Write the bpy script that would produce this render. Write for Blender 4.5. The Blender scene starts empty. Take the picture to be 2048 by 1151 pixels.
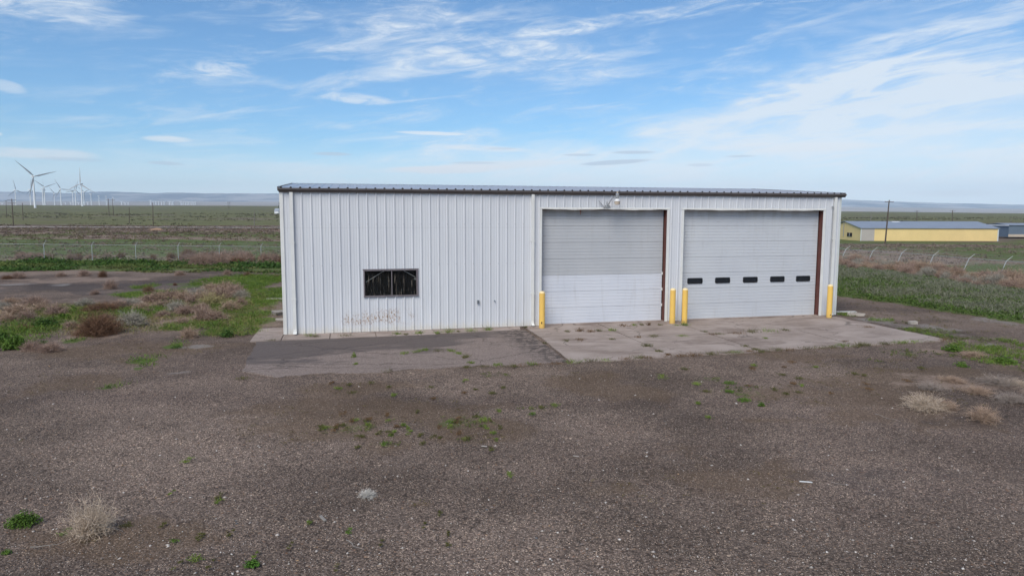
import bpy, math, random
import numpy as np
from mathutils import Vector, Matrix, Euler
R = math.radians
rng = np.random.default_rng(7); random.seed(7)
S = bpy.context.scene
COL = S.collection

# ------------------------------------------------------------------ camera
F_PX, PITCH, ROLL, CAM_Z = 1392.7, 0.104267, 0.0023468, 4.0446     # focal length in pixels of a 2048 wide frame
cam = bpy.data.cameras.new('camera'); camo = bpy.data.objects.new('camera', cam); COL.objects.link(camo)
cam.sensor_width = 36; cam.lens = F_PX / 2048 * 36; cam.clip_start = .1; cam.clip_end = 60000
camo.location = (0, 0, CAM_Z)
camo.rotation_euler = (Matrix.Rotation(math.pi/2 - PITCH, 3, 'X') @ Matrix.Rotation(ROLL, 3, 'Z')).to_euler()
S.camera = camo
S.view_settings.view_transform = 'Standard'; S.view_settings.look = 'None'
S.view_settings.exposure = 0.6; S.view_settings.gamma = 1
S.render.film_transparent = False
S.cycles.volume_bounces = 0; S.cycles.max_bounces = 6; S.cycles.diffuse_bounces = 3
S.cycles.transparent_max_bounces = 12

# ------------------------------------------------------------------ node helper
class NT:
    def __init__(s, tree): s.t = tree; s.n = tree.nodes; s.l = tree.links
    def put(s, sock, v):
        if isinstance(v, bpy.types.NodeSocket): s.l.new(v, sock)
        elif v is not None:
            if hasattr(sock.default_value, '__len__') and not hasattr(v, '__len__'): v = (v,)*len(sock.default_value)
            if hasattr(v, '__len__') and len(sock.default_value) == 4 and len(v) == 3: v = (*v, 1)
            sock.default_value = v
    def math(s, op, a, b=None, c=None, clamp=False):
        n = s.n.new('ShaderNodeMath'); n.operation = op; n.use_clamp = clamp
        s.put(n.inputs[0], a); s.put(n.inputs[1], b); s.put(n.inputs[2], c); return n.outputs[0]
    def vmath(s, op, a, b=None):
        n = s.n.new('ShaderNodeVectorMath'); n.operation = op
        s.put(n.inputs[0], a); s.put(n.inputs[1], b); return n.outputs[0]
    def noise(s, vec, scale, detail=3, rough=.55, dist=0, lac=2):
        n = s.n.new('ShaderNodeTexNoise'); s.put(n.inputs['Vector'], vec)
        n.inputs['Scale'].default_value = scale; n.inputs['Detail'].default_value = detail
        n.inputs['Roughness'].default_value = rough; n.inputs['Distortion'].default_value = dist
        return n.outputs['Fac']
    def vor(s, vec, scale, feature='F1'):
        n = s.n.new('ShaderNodeTexVoronoi'); s.put(n.inputs['Vector'], vec); n.inputs['Scale'].default_value = scale
        n.feature = feature; return n
    def mix(s, f, a, b, mode='MIX'):
        n = s.n.new('ShaderNodeMix'); n.data_type = 'RGBA'; n.blend_type = mode
        s.put(n.inputs[0], f); s.put(n.inputs[6], a); s.put(n.inputs[7], b); return n.outputs[2]
    def ss(s, v, a, b, lo=0., hi=1.):
        n = s.n.new('ShaderNodeMapRange'); n.interpolation_type = 'SMOOTHSTEP'
        s.put(n.inputs[0], v); s.put(n.inputs[1], a); s.put(n.inputs[2], b)
        n.inputs[3].default_value = lo; n.inputs[4].default_value = hi; return n.outputs[0]
    def lin(s, v, a, b, lo=0., hi=1.):
        n = s.n.new('ShaderNodeMapRange'); s.put(n.inputs[0], v); s.put(n.inputs[1], a); s.put(n.inputs[2], b)
        n.inputs[3].default_value = lo; n.inputs[4].default_value = hi; return n.outputs[0]
    def sep(s, v):
        n = s.n.new('ShaderNodeSeparateXYZ'); s.put(n.inputs[0], v); return n.outputs
    def comb(s, x, y, z):
        n = s.n.new('ShaderNodeCombineXYZ'); s.put(n.inputs[0], x); s.put(n.inputs[1], y); s.put(n.inputs[2], z); return n.outputs[0]
    def attr(s, name):
        n = s.n.new('ShaderNodeAttribute'); n.attribute_name = name; return n
    def bump(s, h, strength, dist=.01):
        n = s.n.new('ShaderNodeBump'); n.inputs['Strength'].default_value = strength; n.inputs['Distance'].default_value = dist
        s.put(n.inputs['Height'], h); return n.outputs[0]
    def obj(s): return s.n.new('ShaderNodeTexCoord').outputs['Object']

# ------------------------------------------------------------------ world (sky with high cirrus)
SUN_EL, SUN_AZ = 48, 205          # azimuth clockwise from +y (behind the camera, to the left)
w = bpy.data.worlds.new('World'); S.world = w; w.use_nodes = True
T = NT(w.node_tree); T.n.clear()
sky = T.n.new('ShaderNodeTexSky'); sky.sky_type = 'NISHITA'; sky.sun_disc = False
sky.sun_elevation = R(SUN_EL); sky.sun_rotation = R(SUN_AZ); sky.altitude = 900; sky.air_density = 1.0; sky.dust_density = .6; sky.ozone_density = 1.2
dirv = T.n.new('ShaderNodeTexCoord').outputs['Generated']
x, y, z = T.sep(dirv)
h = T.math('SQRT', T.math('ADD', T.math('MULTIPLY', x, x), T.math('MULTIPLY', y, y)))
el = T.math('DIVIDE', z, T.math('MAXIMUM', h, .01))                     # tan elevation
az = T.math('ARCTAN2', x, y)                                            # azimuth from +y
zz = T.math('ADD', T.math('MAXIMUM', z, 0.), .10)
pl = T.comb(T.math('DIVIDE', x, zz), T.math('DIVIDE', y, zz), 0)        # position on the cloud layer
def rotated(vec, ang, sx, sy, off=0):
    n = T.n.new('ShaderNodeMapping'); n.vector_type = 'TEXTURE'
    T.put(n.inputs['Vector'], vec); n.inputs['Rotation'].default_value = (0, 0, R(ang))
    n.inputs['Scale'].default_value = (sx, sy, 1); n.inputs['Location'].default_value = (off, off, 0); return n.outputs[0]
def sheet(kx, ky, tilt, scale, det, rough, dist, off=0.):
    return T.noise(T.comb(T.math('ADD', T.math('MULTIPLY', az, kx), off), T.math('MULTIPLY', T.math('SUBTRACT', el, T.math('MULTIPLY', az, tilt)), ky), off), scale, det, rough, dist)
fib = sheet(5, 19, .05, 1., 10, .62, .9)                   # broad mottling of the veil
fib2 = sheet(2.2, 7, .10, 1., 5, .55, .4, 4.)              # where there is cloud at all
fine = sheet(14, 52, .06, 1., 9, .68, 1.4, 8.)             # torn fibres
fib3 = sheet(7, 44, .14, 1., 10, .66, .8, 13.)             # long thin streaks
ae = T.comb(az, el, 0)
wob = T.noise(T.comb(T.math('MULTIPLY', az, 6.), T.math('MULTIPLY', el, 40.), 0), 1, 5, .6, .4)
def blob(u, v, du, dv, edge=1., tilt=0.):
    """soft ellipse in azimuth/elevation, given as survey pixels"""
    a0 = math.atan((u-1024)/F_PX); e0 = (430-v)/F_PX*math.cos(a0)
    ra = du/F_PX*math.cos(a0)**2; re = dv/F_PX
    da = T.math('SUBTRACT', az, a0); de = T.math('SUBTRACT', el, e0)
    if tilt: de = T.math('SUBTRACT', de, T.math('MULTIPLY', da, tilt))
    q = T.math('ADD', T.math('POWER', T.math('ABSOLUTE', T.math('DIVIDE', da, ra)), 2.), T.math('POWER', T.math('ABSOLUTE', T.math('DIVIDE', de, re)), 2.))
    q = T.math('ADD', q, T.math('MULTIPLY', T.math('SUBTRACT', wob, .5), 2.2))
    return T.ss(q, 1., max(0., 1.-edge))
def add(*a):
    r = a[0]
    for b in a[1:]: r = T.math('ADD', r, b)
    return r
def mul(a, k): return T.math('MULTIPLY', a, k)
# broad veil: low on the left, climbing to the right
ten = add(T.math('MULTIPLY', T.math('ADD', az, .25), .17), .075)
edge = T.math('SUBTRACT', add(ten, mul(T.math('SUBTRACT', fib2, .5), .20), mul(T.math('SUBTRACT', fib, .5), .10), mul(T.math('SUBTRACT', fine, .5), .03)), el)
veil = T.math('MULTIPLY', T.ss(edge, -.02, .06), T.ss(az, -.5, .05, .25, 1.))
veil = T.math('MULTIPLY', veil, add(.50, mul(T.ss(fib, .34, .62), .32), mul(T.ss(fib3, .40, .62), .22)))
c1 = mul(T.math('MULTIPLY', blob(930, 105, 360, 85, 1, -.05), add(mul(T.ss(fib, .36, .66), .55), mul(T.math('MULTIPLY', T.ss(fine, .38, .66), T.ss(fib, .3, .6)), .5))), .72)
c2 = mul(T.math('MULTIPLY', blob(1150, 150, 170, 34, 1), add(.25, mul(T.ss(fine, .34, .66), .75))), .62)
c3 = mul(T.math('MULTIPLY', blob(1370, 34, 400, 20, 1, .12), T.math('MULTIPLY', T.ss(fib3, .36, .6), T.ss(fine, .3, .62))), .8)
c4 = mul(T.math('MULTIPLY', blob(110, 20, 230, 36, 1, -.1), add(.2, mul(T.ss(fine, .34, .64), .8))), .6)
c5 = mul(T.math('MULTIPLY', blob(430, 150, 110, 22, 1, .1), T.ss(fine, .38, .62)), .5)
c6 = mul(T.math('MULTIPLY', blob(720, 206, 90, 12, 1, -.06), T.ss(fine, .3, .55)), .75)
c7 = mul(blob(30, 180, 50, 11, 1, -.2), .45)
c8 = mul(T.math('MULTIPLY', blob(1780, 170, 450, 110, 1, .22), T.ss(fib3, .34, .62)), .7)
c9 = mul(T.math('MULTIPLY', blob(1800, 60, 420, 60, 1, .1), T.ss(fib, .35, .65)), .45)
cb = add(mul(T.math('MULTIPLY', T.ss(fib3, .46, .72), T.ss(fib2, .34, .6)), .5), mul(T.math('MULTIPLY', T.ss(fine, .45, .75), T.ss(fib, .42, .62)), .35))
lens = add(mul(blob(345, 283, 55, 7, .9), .75), mul(blob(5, 274, 22, 5, .8), .8), mul(blob(85, 312, 150, 11, 1), .7),
           mul(blob(890, 341, 170, 9, .7, .02), 1.), mul(blob(1010, 331, 170, 10, .8, .03), .8), mul(blob(960, 299, 120, 8, .9, -.05), .8), mul(blob(870, 271, 80, 4, .9, -.02), .8),
           mul(blob(1560, 296, 220, 9, .9, -.02), .7), mul(blob(1900, 385, 120, 8, .9), .8), mul(blob(620, 340, 240, 14, 1), .35))
grey = add(mul(blob(1265, 307, 52, 4, .7), 1.), mul(blob(1155, 312, 36, 2.6, .7), .9), mul(blob(1230, 326, 90, 5, .7, .06), 1.), mul(blob(665, 311, 52, 4.5, .8), .9),
           mul(blob(340, 330, 42, 4, .8, -.03), .7), mul(blob(1470, 314, 42, 2.6, .8), .8), mul(blob(1395, 331, 34, 4, .8), .6), mul(blob(1000, 300, 40, 3, .8), .6), mul(blob(950, 328, 60, 3, .8), .6), mul(blob(150, 323, 80, 4, .9), .5))
hz = T.ss(el, .11, .0)
base = T.mix(1., sky.outputs[0], (.58, .84, 1.02), 'MULTIPLY')
cover = T.math('ADD', add(veil, c1, c2, c3, c4, c5, c6, c7, c8, c9, cb), 0., clamp=True)
cloudcol = T.mix(T.ss(el, .0, .16), (7.4, 7.9, 8.3), (5.9, 6.4, 6.9))
col = T.mix(mul(hz, .8), base, (7.6, 8.3, 8.8))
col = T.mix(mul(cover, .88), col, cloudcol)
brk = T.noise(T.comb(mul(az, 9.), mul(el, 70.), 0), 1.3, 7, .7, 1.); lens = T.math('MULTIPLY', lens, T.ss(brk, .22, .55, .35, 1.))
col = T.mix(T.math('MINIMUM', lens, 1.), col, (6.6, 6.9, 7.2))
col = T.mix(T.math('MINIMUM', mul(grey, .8), 1.), col, (4.1, 4.85, 5.75))
bg = T.n.new('ShaderNodeBackground'); T.put(bg.inputs[0], col); bg.inputs[1].default_value = .095
wo = T.n.new('ShaderNodeOutputWorld'); T.l.new(bg.outputs[0], wo.inputs[0])

sl = bpy.data.lights.new('sun', 'SUN'); sl.energy = 2.3; sl.angle = R(34); sl.color = (1, .93, .83)
so = bpy.data.objects.new('sun', sl); COL.objects.link(so)
a_, e_ = R(SUN_AZ), R(SUN_EL)
so.rotation_euler = Vector((math.sin(a_)*math.cos(e_), math.cos(a_)*math.cos(e_), math.sin(e_))).to_track_quat('Z', 'Y').to_euler()

# ------------------------------------------------------------------ mesh helpers
class MB:
    def __init__(s): s.v = []; s.f = []; s.m = []
    def add(s, vs, fs, m=0):
        o = len(s.v); s.v += [tuple(p) for p in vs]; s.f += [tuple(i+o for i in f) for f in fs]; s.m += [m]*len(fs); return s
    def box(s, x0, x1, y0, y1, z0, z1, m=0, mat=None):
        vs = [Vector((x, y, z)) for z in (z0, z1) for x, y in ((x0, y0), (x1, y0), (x1, y1), (x0, y1))]
        if mat: vs = [mat @ p for p in vs]
        return s.add(vs, [(3, 2, 1, 0), (4, 5, 6, 7), (0, 1, 5, 4), (1, 2, 6, 5), (2, 3, 7, 6), (3, 0, 4, 7)], m)
    def tube(s, pts, rad, n=10, m=0, caps=True):
        pts = [Vector(p) for p in pts]; rad = rad if hasattr(rad, '__len__') else [rad]*len(pts)
        rings = []; up = None
        for i, p in enumerate(pts):
            d = (pts[min(i+1, len(pts)-1)] - pts[max(i-1, 0)]).normalized()
            if up is None: up = d.orthogonal().normalized()
            a = (up - d*up.dot(d)).normalized(); up = a; b = d.cross(a)
            rings.append([p + (a*math.cos(2*math.pi*k/n) + b*math.sin(2*math.pi*k/n))*rad[i] for k in range(n)])
        vs = [q for r in rings for q in r]; fs = []
        for i in range(len(pts)-1):
            for k in range(n): fs.append((i*n+k, i*n+(k+1) % n, (i+1)*n+(k+1) % n, (i+1)*n+k))
        if caps: fs += [tuple(reversed(range(n))), tuple((len(pts)-1)*n+k for k in range(n))]
        return s.add(vs, fs, m)
    def lathe(s, prof, n=20, c=(0, 0, 0), m=0):
        vs = [(c[0]+r*math.cos(2*math.pi*k/n), c[1]+r*math.sin(2*math.pi*k/n), c[2]+z) for r, z in prof for k in range(n)]
        fs = [(i*n+k, i*n+(k+1) % n, (i+1)*n+(k+1) % n, (i+1)*n+k) for i in range(len(prof)-1) for k in range(n)]
        return s.add(vs, fs, m)
    def build(s, name, mats, parent=None, smooth=False, bevel=0):
        me = bpy.data.meshes.new(name); me.from_pydata(s.v, [], s.f)
        mats = mats if isinstance(mats, (list, tuple)) else [mats]
        for m in mats: me.materials.append(m)
        me.polygons.foreach_set('material_index', s.m)
        if smooth: me.polygons.foreach_set('use_smooth', [True]*len(s.f))
        me.update(); o = bpy.data.objects.new(name, me); COL.objects.link(o)
        if parent: o.parent = parent
        if smooth:
            try: me.set_sharp_from_angle(angle=R(40))
            except Exception: pass
        if bevel:
            b = o.modifiers.new('bevel', 'BEVEL'); b.width = bevel; b.segments = 2; b.limit_method = 'ANGLE'
        return o
def tag(o, label=None, cat=None, group=None, kind=None):
    if label: o['label'] = label
    if cat: o['category'] = cat
    if group: o['group'] = group
    if kind: o['kind'] = kind
    return o
def empty(name, loc, rz=0, **k):
    o = bpy.data.objects.new(name, None); COL.objects.link(o); o.location = loc; o.rotation_euler = (0, 0, rz); return tag(o, **k)
def copy_tree(o, parent=None):
    c = o.copy(); COL.objects.link(c); c.parent = parent
    for ch in list(o.children): copy_tree(ch, c)
    return c
def tri_mesh(name, V, Tn, colr, mat, parent=None, kind=None):
    """V (n,3), Tn (m,3) triangles, colr (n,3)"""
    me = bpy.data.meshes.new(name)
    me.vertices.add(len(V)); me.vertices.foreach_set('co', np.ascontiguousarray(V, dtype=np.float32).ravel())
    m = len(Tn); me.loops.add(m*3); me.polygons.add(m)
    me.loops.foreach_set('vertex_index', np.ascontiguousarray(Tn, dtype=np.int32).ravel())
    me.polygons.foreach_set('loop_start', np.arange(0, m*3, 3, dtype=np.int32))
    try: me.polygons.foreach_set('loop_total', np.full(m, 3, dtype=np.int32))
    except Exception: pass
    me.update(calc_edges=True)
    if colr is not None:
        at = me.color_attributes.new('Col', 'FLOAT_COLOR', 'POINT')
        at.data.foreach_set('color', np.concatenate([colr, np.ones((len(V), 1))], 1).astype(np.float32).ravel())
    me.materials.append(mat)
    o = bpy.data.objects.new(name, me); COL.objects.link(o)
    if parent: o.parent = parent
    if kind: o['kind'] = kind
    return o

# numpy value noise
_lat = rng.random((256, 256))
def vnoise(x, y):
    xi = np.floor(x).astype(int); yi = np.floor(y).astype(int); fx = x-xi; fy = y-yi
    fx = fx*fx*(3-2*fx); fy = fy*fy*(3-2*fy)
    g = lambda a, b: _lat[a & 255, b & 255]
    return (g(xi, yi)*(1-fx)+g(xi+1, yi)*fx)*(1-fy)+(g(xi, yi+1)*(1-fx)+g(xi+1, yi+1)*fx)*fy
def fbm(x, y, o=4):
    s = 0; a = .5; t = 0
    for i in range(o): s = s+a*vnoise(x*2**i+17*i, y*2**i+31*i); t += a; a *= .5
    return s/t
def sm(v, a, b):
    t = np.clip((v-a)/(b-a), 0, 1); return t*t*(3-2*t)

# ------------------------------------------------------------------ survey: from photo measurement to ground position
def ray(u, v):
    a, b = u-1024, v-575.5; c, s = math.cos(ROLL), math.sin(ROLL)
    X, Y = c*a+s*b, -s*a+c*b; cp, sp = math.cos(PITCH), math.sin(PITCH)
    return (X, F_PX*cp-Y*sp, -F_PX*sp-Y*cp)
def G(u, v, z=0.):
    r = ray(u, v); t = (z-CAM_Z)/r[2]; return (r[0]*t, r[1]*t)
def at_depth(u, v, D):
    r = ray(u, v); t = D/r[1]; return (r[0]*t, D, CAM_Z+r[2]*t)
YAW, DB = 0.2359330, 25.0244
cY, sY = math.cos(YAW), math.sin(YAW)
def W(s, t, z=0.): return (s*cY-t*sY, DB+s*sY+t*cY, z)          # building frame: s along the front, t backwards

# ------------------------------------------------------------------ materials
def mat(name, fn, **k):
    m = bpy.data.materials.new(name); m.use_nodes = True; t = NT(m.node_tree)
    b = t.n['Principled BSDF']; b.inputs['Roughness'].default_value = k.get('rough', .6)
    if 'metal' in k: b.inputs['Metallic'].default_value = k['metal']
    b.inputs['Specular IOR Level'].default_value = k.get('spec', .4)
    r = fn(t, b) if callable(fn) else fn
    if r is not None: t.put(b.inputs['Base Color'], r)
    return m
def painted(c, var=.08, scale=1.5, dirt=None, dirt_amt=0.):
    def fn(t, b):
        o = t.obj(); n = t.noise(o, scale, 5, .6)
        r = t.mix(t.lin(n, .3, .7), [q*(1-var) for q in c], [min(1, q*(1+var)) for q in c])
        if dirt:
            st = t.noise(t.vmath('MULTIPLY', o, (9, 9, .6)), 1.2, 5, .65)
            r = t.mix(mul2(t, t.ss(st, .5, .75), dirt_amt), r, dirt)
        return r
    return fn
def mul2(t, a, k): return t.math('MULTIPLY', a, k)
def siding(t, b):
    o = t.obj(); x, y, z = t.sep(o)
    n = t.noise(t.vmath('MULTIPLY', o, (1, 1, .35)), .8, 5, .6)
    c = t.mix(t.lin(n, .3, .7), (.60, .615, .645), (.665, .68, .70))
    st = t.noise(t.vmath('MULTIPLY', o, (7, 7, .5)), 1., 6, .65)
    c = t.mix(mul2(t, t.ss(st, .52, .8), .25), c, (.45, .44, .41))
    # splashed mud and lime along the foot
    ft = t.ss(t.math('ADD', z, t.math('MULTIPLY', t.noise(t.vmath('MULTIPLY', o, (3, 3, .4)), 2.0, 4), .55)), .62, .2)
    c = t.mix(mul2(t, ft, .55), c, (.62, .56, .44))
    # rust freckles under the window
    rs = t.noise(t.vmath('MULTIPLY', o, (14, 14, 7)), 1.6, 4, .7)
    zone = t.math('MULTIPLY', t.math('MULTIPLY', t.ss(x, -6.1, -5.7), t.ss(x, -3.3, -3.9)), t.math('MULTIPLY', t.ss(z, .18, .4), t.ss(z, .9, .55)))
    big = t.ss(t.noise(o, 1.7, 3), .35, .62)
    rm = t.math('MULTIPLY', t.math('MULTIPLY', t.ss(rs, .53, .58), zone), big)
    c = t.mix(rm, c, (.15, .06, .02))
    halo = t.math('MULTIPLY', t.math('MULTIPLY', t.ss(rs, .42, .58), zone), t.math('MULTIPLY', big, .5))
    c = t.mix(halo, c, (.45, .31, .19))
    gx = t.math('ABSOLUTE', t.math('SUBTRACT', t.math('FRACT', t.math('DIVIDE', t.math('ADD', x, 7.06), .3048)), .5))
    gz = t.math('MINIMUM', t.math('ABSOLUTE', t.math('SUBTRACT', z, 2.32)), t.math('MINIMUM', t.math('ABSOLUTE', t.math('SUBTRACT', z, 3.72)), t.math('ABSOLUTE', t.math('SUBTRACT', z, .12))))
    c = t.mix(t.math('MULTIPLY', t.math('MULTIPLY', t.ss(gx, .05, .03), t.ss(gz, .014, .009)), .55), c, (.22, .20, .19))
    c = t.mix(t.math('MULTIPLY', t.ss(t.math('ABSOLUTE', t.math('SUBTRACT', z, 3.60)), .008, .003), .22), c, (.3, .3, .3))
    # oil canning
    t.put(b.inputs['Normal'], t.bump(t.noise(t.vmath('MULTIPLY', o, (3, 3, .7)), 1.5, 3), .35, .02))
    return c
M = {}
M['siding'] = mat('siding', siding, rough=.42, spec=.45)
M['trim'] = mat('trim_white', painted((.60, .63, .61), .06, 3, (.40, .38, .32), .5), rough=.45)
M['trimw'] = mat('trim_bright', painted((.72, .72, .69), .05, 3, (.42, .38, .33), .4), rough=.45)
M['gutter'] = mat('gutter_brown', painted((.115, .10, .095), .15, 2), rough=.42)
M['roof'] = mat('roof_metal', painted((.46, .47, .50), .08, .7, (.35, .33, .32), .3), rough=.38, metal=.35)
M['dark'] = mat('shade_and_chip_black', painted((.012, .012, .015), .1, 3), rough=.8)  # near-black for shade in hollows and gaps, also for chipped paint
def doorm(c, c2):
    def fn(t, b):
        o = t.obj(); x, y, z = t.sep(o)
        n = t.noise(t.vmath('MULTIPLY', o, (.5, 1, .5)), 1.3, 5, .6)
        r = t.mix(t.lin(n, .3, .7), c, c2)
        st = t.noise(t.vmath('MULTIPLY', o, (5, 5, .5)), 1.3, 6, .7)
        r = t.mix(mul2(t, t.ss(st, .5, .78), .22), r, (.34, .32, .29))
        sc = t.noise(t.vmath('MULTIPLY', o, (1.5, 1, 9)), 1.4, 5, .7)
        r = t.mix(mul2(t, t.ss(sc, .62, .75), .3), r, (.28, .27, .25))
        up = t.math('MULTIPLY', t.ss(z, 3.75, 4.25), t.ss(t.noise(t.vmath('MULTIPLY', o, (2, 1, .5)), 1.5, 4), .35, .65))  # recess shade below the lintel, put into the door colour
        return t.mix(mul2(t, up, .45), r, (.32, .31, .27))
    return fn
M['door_old'] = mat('door_grey', doorm((.44, .455, .475), (.50, .51, .525)), rough=.5)
M['door_new'] = mat('door_white', doorm((.60, .625, .68), (.65, .67, .715)), rough=.45)
M['door_two'] = mat('door_pale', doorm((.52, .54, .575), (.57, .59, .61)), rough=.48)
M['red'] = mat('red_oxide_steel', painted((.12, .042, .032), .2, 4, (.05, .03, .03), .4), rough=.6)
def yellow(t, b):
    o = t.obj(); x, y, z = t.sep(o)
    n = t.noise(o, 5, 5, .6); r = t.mix(t.lin(n, .3, .7), (.86, .56, .12), (.80, .50, .13))
    st = t.noise(t.vmath('MULTIPLY', o, (12, 12, 2)), 1.5, 5, .7)
    r = t.mix(mul2(t, t.ss(st, .55, .75), .4), r, (.68, .47, .18))
    r = t.mix(t.math('MULTIPLY', t.ss(t.math('ADD', z, mul2(t, n, .25)), .38, .08), .45), r, (.45, .30, .13))
    ch = t.noise(t.vmath('ADD', o, t.vmath('MULTIPLY', t.n.new('ShaderNodeObjectInfo').outputs['Location'], (1, 1, 1))), 9, 3, .6)
    return t.mix(t.ss(ch, .74, .77), r, (.10, .06, .04))
M['yellow'] = mat('bollard_yellow', yellow, rough=.5)
M['yellowcap'] = mat('bollard_cap', painted((.84, .66, .36), .08, 8), rough=.6)
M['alu'] = mat('window_frame_bronze', painted((.20, .175, .185), .2, 6, (.35, .33, .33), .5), rough=.45, metal=.3)
M['galv'] = mat('galvanised', painted((.42, .43, .44), .12, 5, (.30, .26, .22), .4), rough=.42, metal=.55)
M['fencewire'] = mat('galvanised_wire', painted((.40, .42, .42), .06, 3), rough=.5, metal=.2)
M['rubber'] = mat('black_plastic', painted((.012, .013, .016), .1, 5), rough=.4)
M['lens'] = mat('lamp_lens', painted((.55, .46, .36), .12, 6), rough=.35)
M['lampw'] = mat('lamp_reflector', painted((.72, .72, .72), .08, 6), rough=.35)
M['box'] = mat('grey_box', painted((.16, .18, .20), .1, 6), rough=.5)
M['wood'] = mat('weathered_wood', painted((.26, .235, .21), .25, 9), rough=.8)
M['polewood'] = mat('pole_wood', painted((.10, .075, .06), .2, 4), rough=.85)
M['poleg'] = mat('pole_grey', painted((.22, .20, .18), .2, 4), rough=.85)
M['turb'] = mat('turbine_white', painted((.85, .87, .88), .02, 1), rough=.4)
M['blade'] = mat('turbine_blade_backlit', painted((.42, .44, .47), .02, 1), rough=.4)  # darker than the tower: backlit shade put into the blade colour
M['block'] = mat('broken_concrete', painted((.36, .32, .28), .15, 9), rough=.9)
M['barn'] = mat('barn_yellow', painted((.80, .60, .27), .05, .3, (.62, .48, .25), .3), rough=.6)
M['barnroof'] = mat('barn_roof', painted((.24, .27, .32), .06, .3), rough=.5)
M['barndoor'] = mat('barn_door', painted((.44, .40, .36), .05, .5), rough=.6)
M['bluegrey'] = mat('blue_grey_siding', painted((.13, .17, .22), .08, .4), rough=.5)
M['tan'] = mat('tan_base', painted((.50, .42, .33), .08, .4), rough=.7)
M['shed'] = mat('white_shed', painted((.75, .76, .78), .04, .4), rough=.6)
M['interior'] = mat('dark_interior', painted((.012, .012, .013), .3, 5), rough=.9)
M['slat'] = mat('old_lath', painted((.10, .09, .08), .3, 8), rough=.8)
def glassm(t, b):
    out = t.n['Material Output']; tr = t.n.new('ShaderNodeBsdfTransparent'); gl = t.n.new('ShaderNodeBsdfGlossy')
    gl.inputs['Roughness'].default_value = .06; gl.inputs['Color'].default_value = (.8, .85, .9, 1)
    t.put(tr.inputs[0], (.75, .78, .78))
    fr = t.n.new('ShaderNodeFresnel'); fr.inputs[0].default_value = 1.45
    m1 = t.n.new('ShaderNodeMixShader'); t.l.new(t.math('MULTIPLY', fr.outputs[0], .45), m1.inputs[0]); t.l.new(tr.outputs[0], m1.inputs[1]); t.l.new(gl.outputs[0], m1.inputs[2])
    df = t.n.new('ShaderNodeBsdfDiffuse'); t.put(df.inputs[0], (.16, .14, .115))
    o = t.obj(); st = t.noise(t.vmath('MULTIPLY', o, (22, 22, 1.1)), 1.3, 4, .6)
    sp = t.noise(o, 40, 2, .5); x, y, z = t.sep(o)
    k = t.math('MULTIPLY', t.ss(st, .57, .64), t.ss(z, 2.1, 1.75)); k = t.math('MAXIMUM', t.math('MULTIPLY', k, .85), t.math('MULTIPLY', t.ss(sp, .66, .72), .5))
    m2 = t.n.new('ShaderNodeMixShader'); t.l.new(k, m2.inputs[0]); t.l.new(m1.outputs[0], m2.inputs[1]); t.l.new(df.outputs[0], m2.inputs[2])
    t.l.new(m2.outputs[0], out.inputs[0]); return None
M['glass'] = mat('dirty_glass', glassm)
M['darkpane'] = mat('dark_pane', (.018, .022, .028), rough=.12, spec=.4)
def vcol(name, rough=.75, trans=.0):
    def fn(t, b):
        return t.attr('Col').outputs['Color']
    return mat(name, fn, rough=rough, spec=.2)
M['leaf'] = vcol('leafy_green'); M['twig'] = vcol('dry_twigs', .85); M['stone'] = vcol('stones', .85)

# ------------------------------------------------------------------ terrain
AZT = [-3.2, -.74, -.33, .2, .48, .74, 3.2]
CREST = [.0125, .0124, .0123, .0085, .0062, .0040, .0040]
FAR = [.0185, .0185, .018, .0150, .0125, .0110, .0110]
def terrain(X, Y):
    X = np.asarray(X, float); Y = np.asarray(Y, float)
    r = np.hypot(X, Y); a = np.tan(np.clip(np.arctan2(X, np.maximum(Y, 1e-3)), -1.25, 1.25))
    ec = np.interp(a, AZT, CREST); ef = np.interp(a, AZT, FAR); D = np.maximum(r*np.cos(np.arctan(a)), 1)
    zc = CAM_Z+ec*2400
    z = zc*np.clip((D-260)/2140, 0, 1)**1.55
    zb = CAM_Z+(ec-.0016)*D + (ef-ec+.0016)*D*sm(D, 5200, 13500)
    z = np.where(D > 2400, CAM_Z+ec*2400+(zb-(CAM_Z+ec*2400))*sm(D, 2400, 3400), z)
    z = z+np.where(D > 260, (fbm(X/260, Y/260, 3)-.5)*np.clip((D-260)/700, 0, 1)*2.2, 0)
    # ground falls away a little behind the building on the right
    dip = -2.4*sm(D, 62, 170)*sm(a, .2, .5)*(1-sm(D, 300, 700))
    dl = -.35*sm(D, 52, 64)*sm(a, -.62, -.3)*(1-sm(a, -.1, .1))*(1-sm(D, 90, 150))
    dr = -.45*sm(X, 24, 32)*sm(Y, 20, 30)*(1-sm(D, 62, 110))
    return z+dip+dl+dr
def tz(x, y): return float(terrain(x, y))

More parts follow.
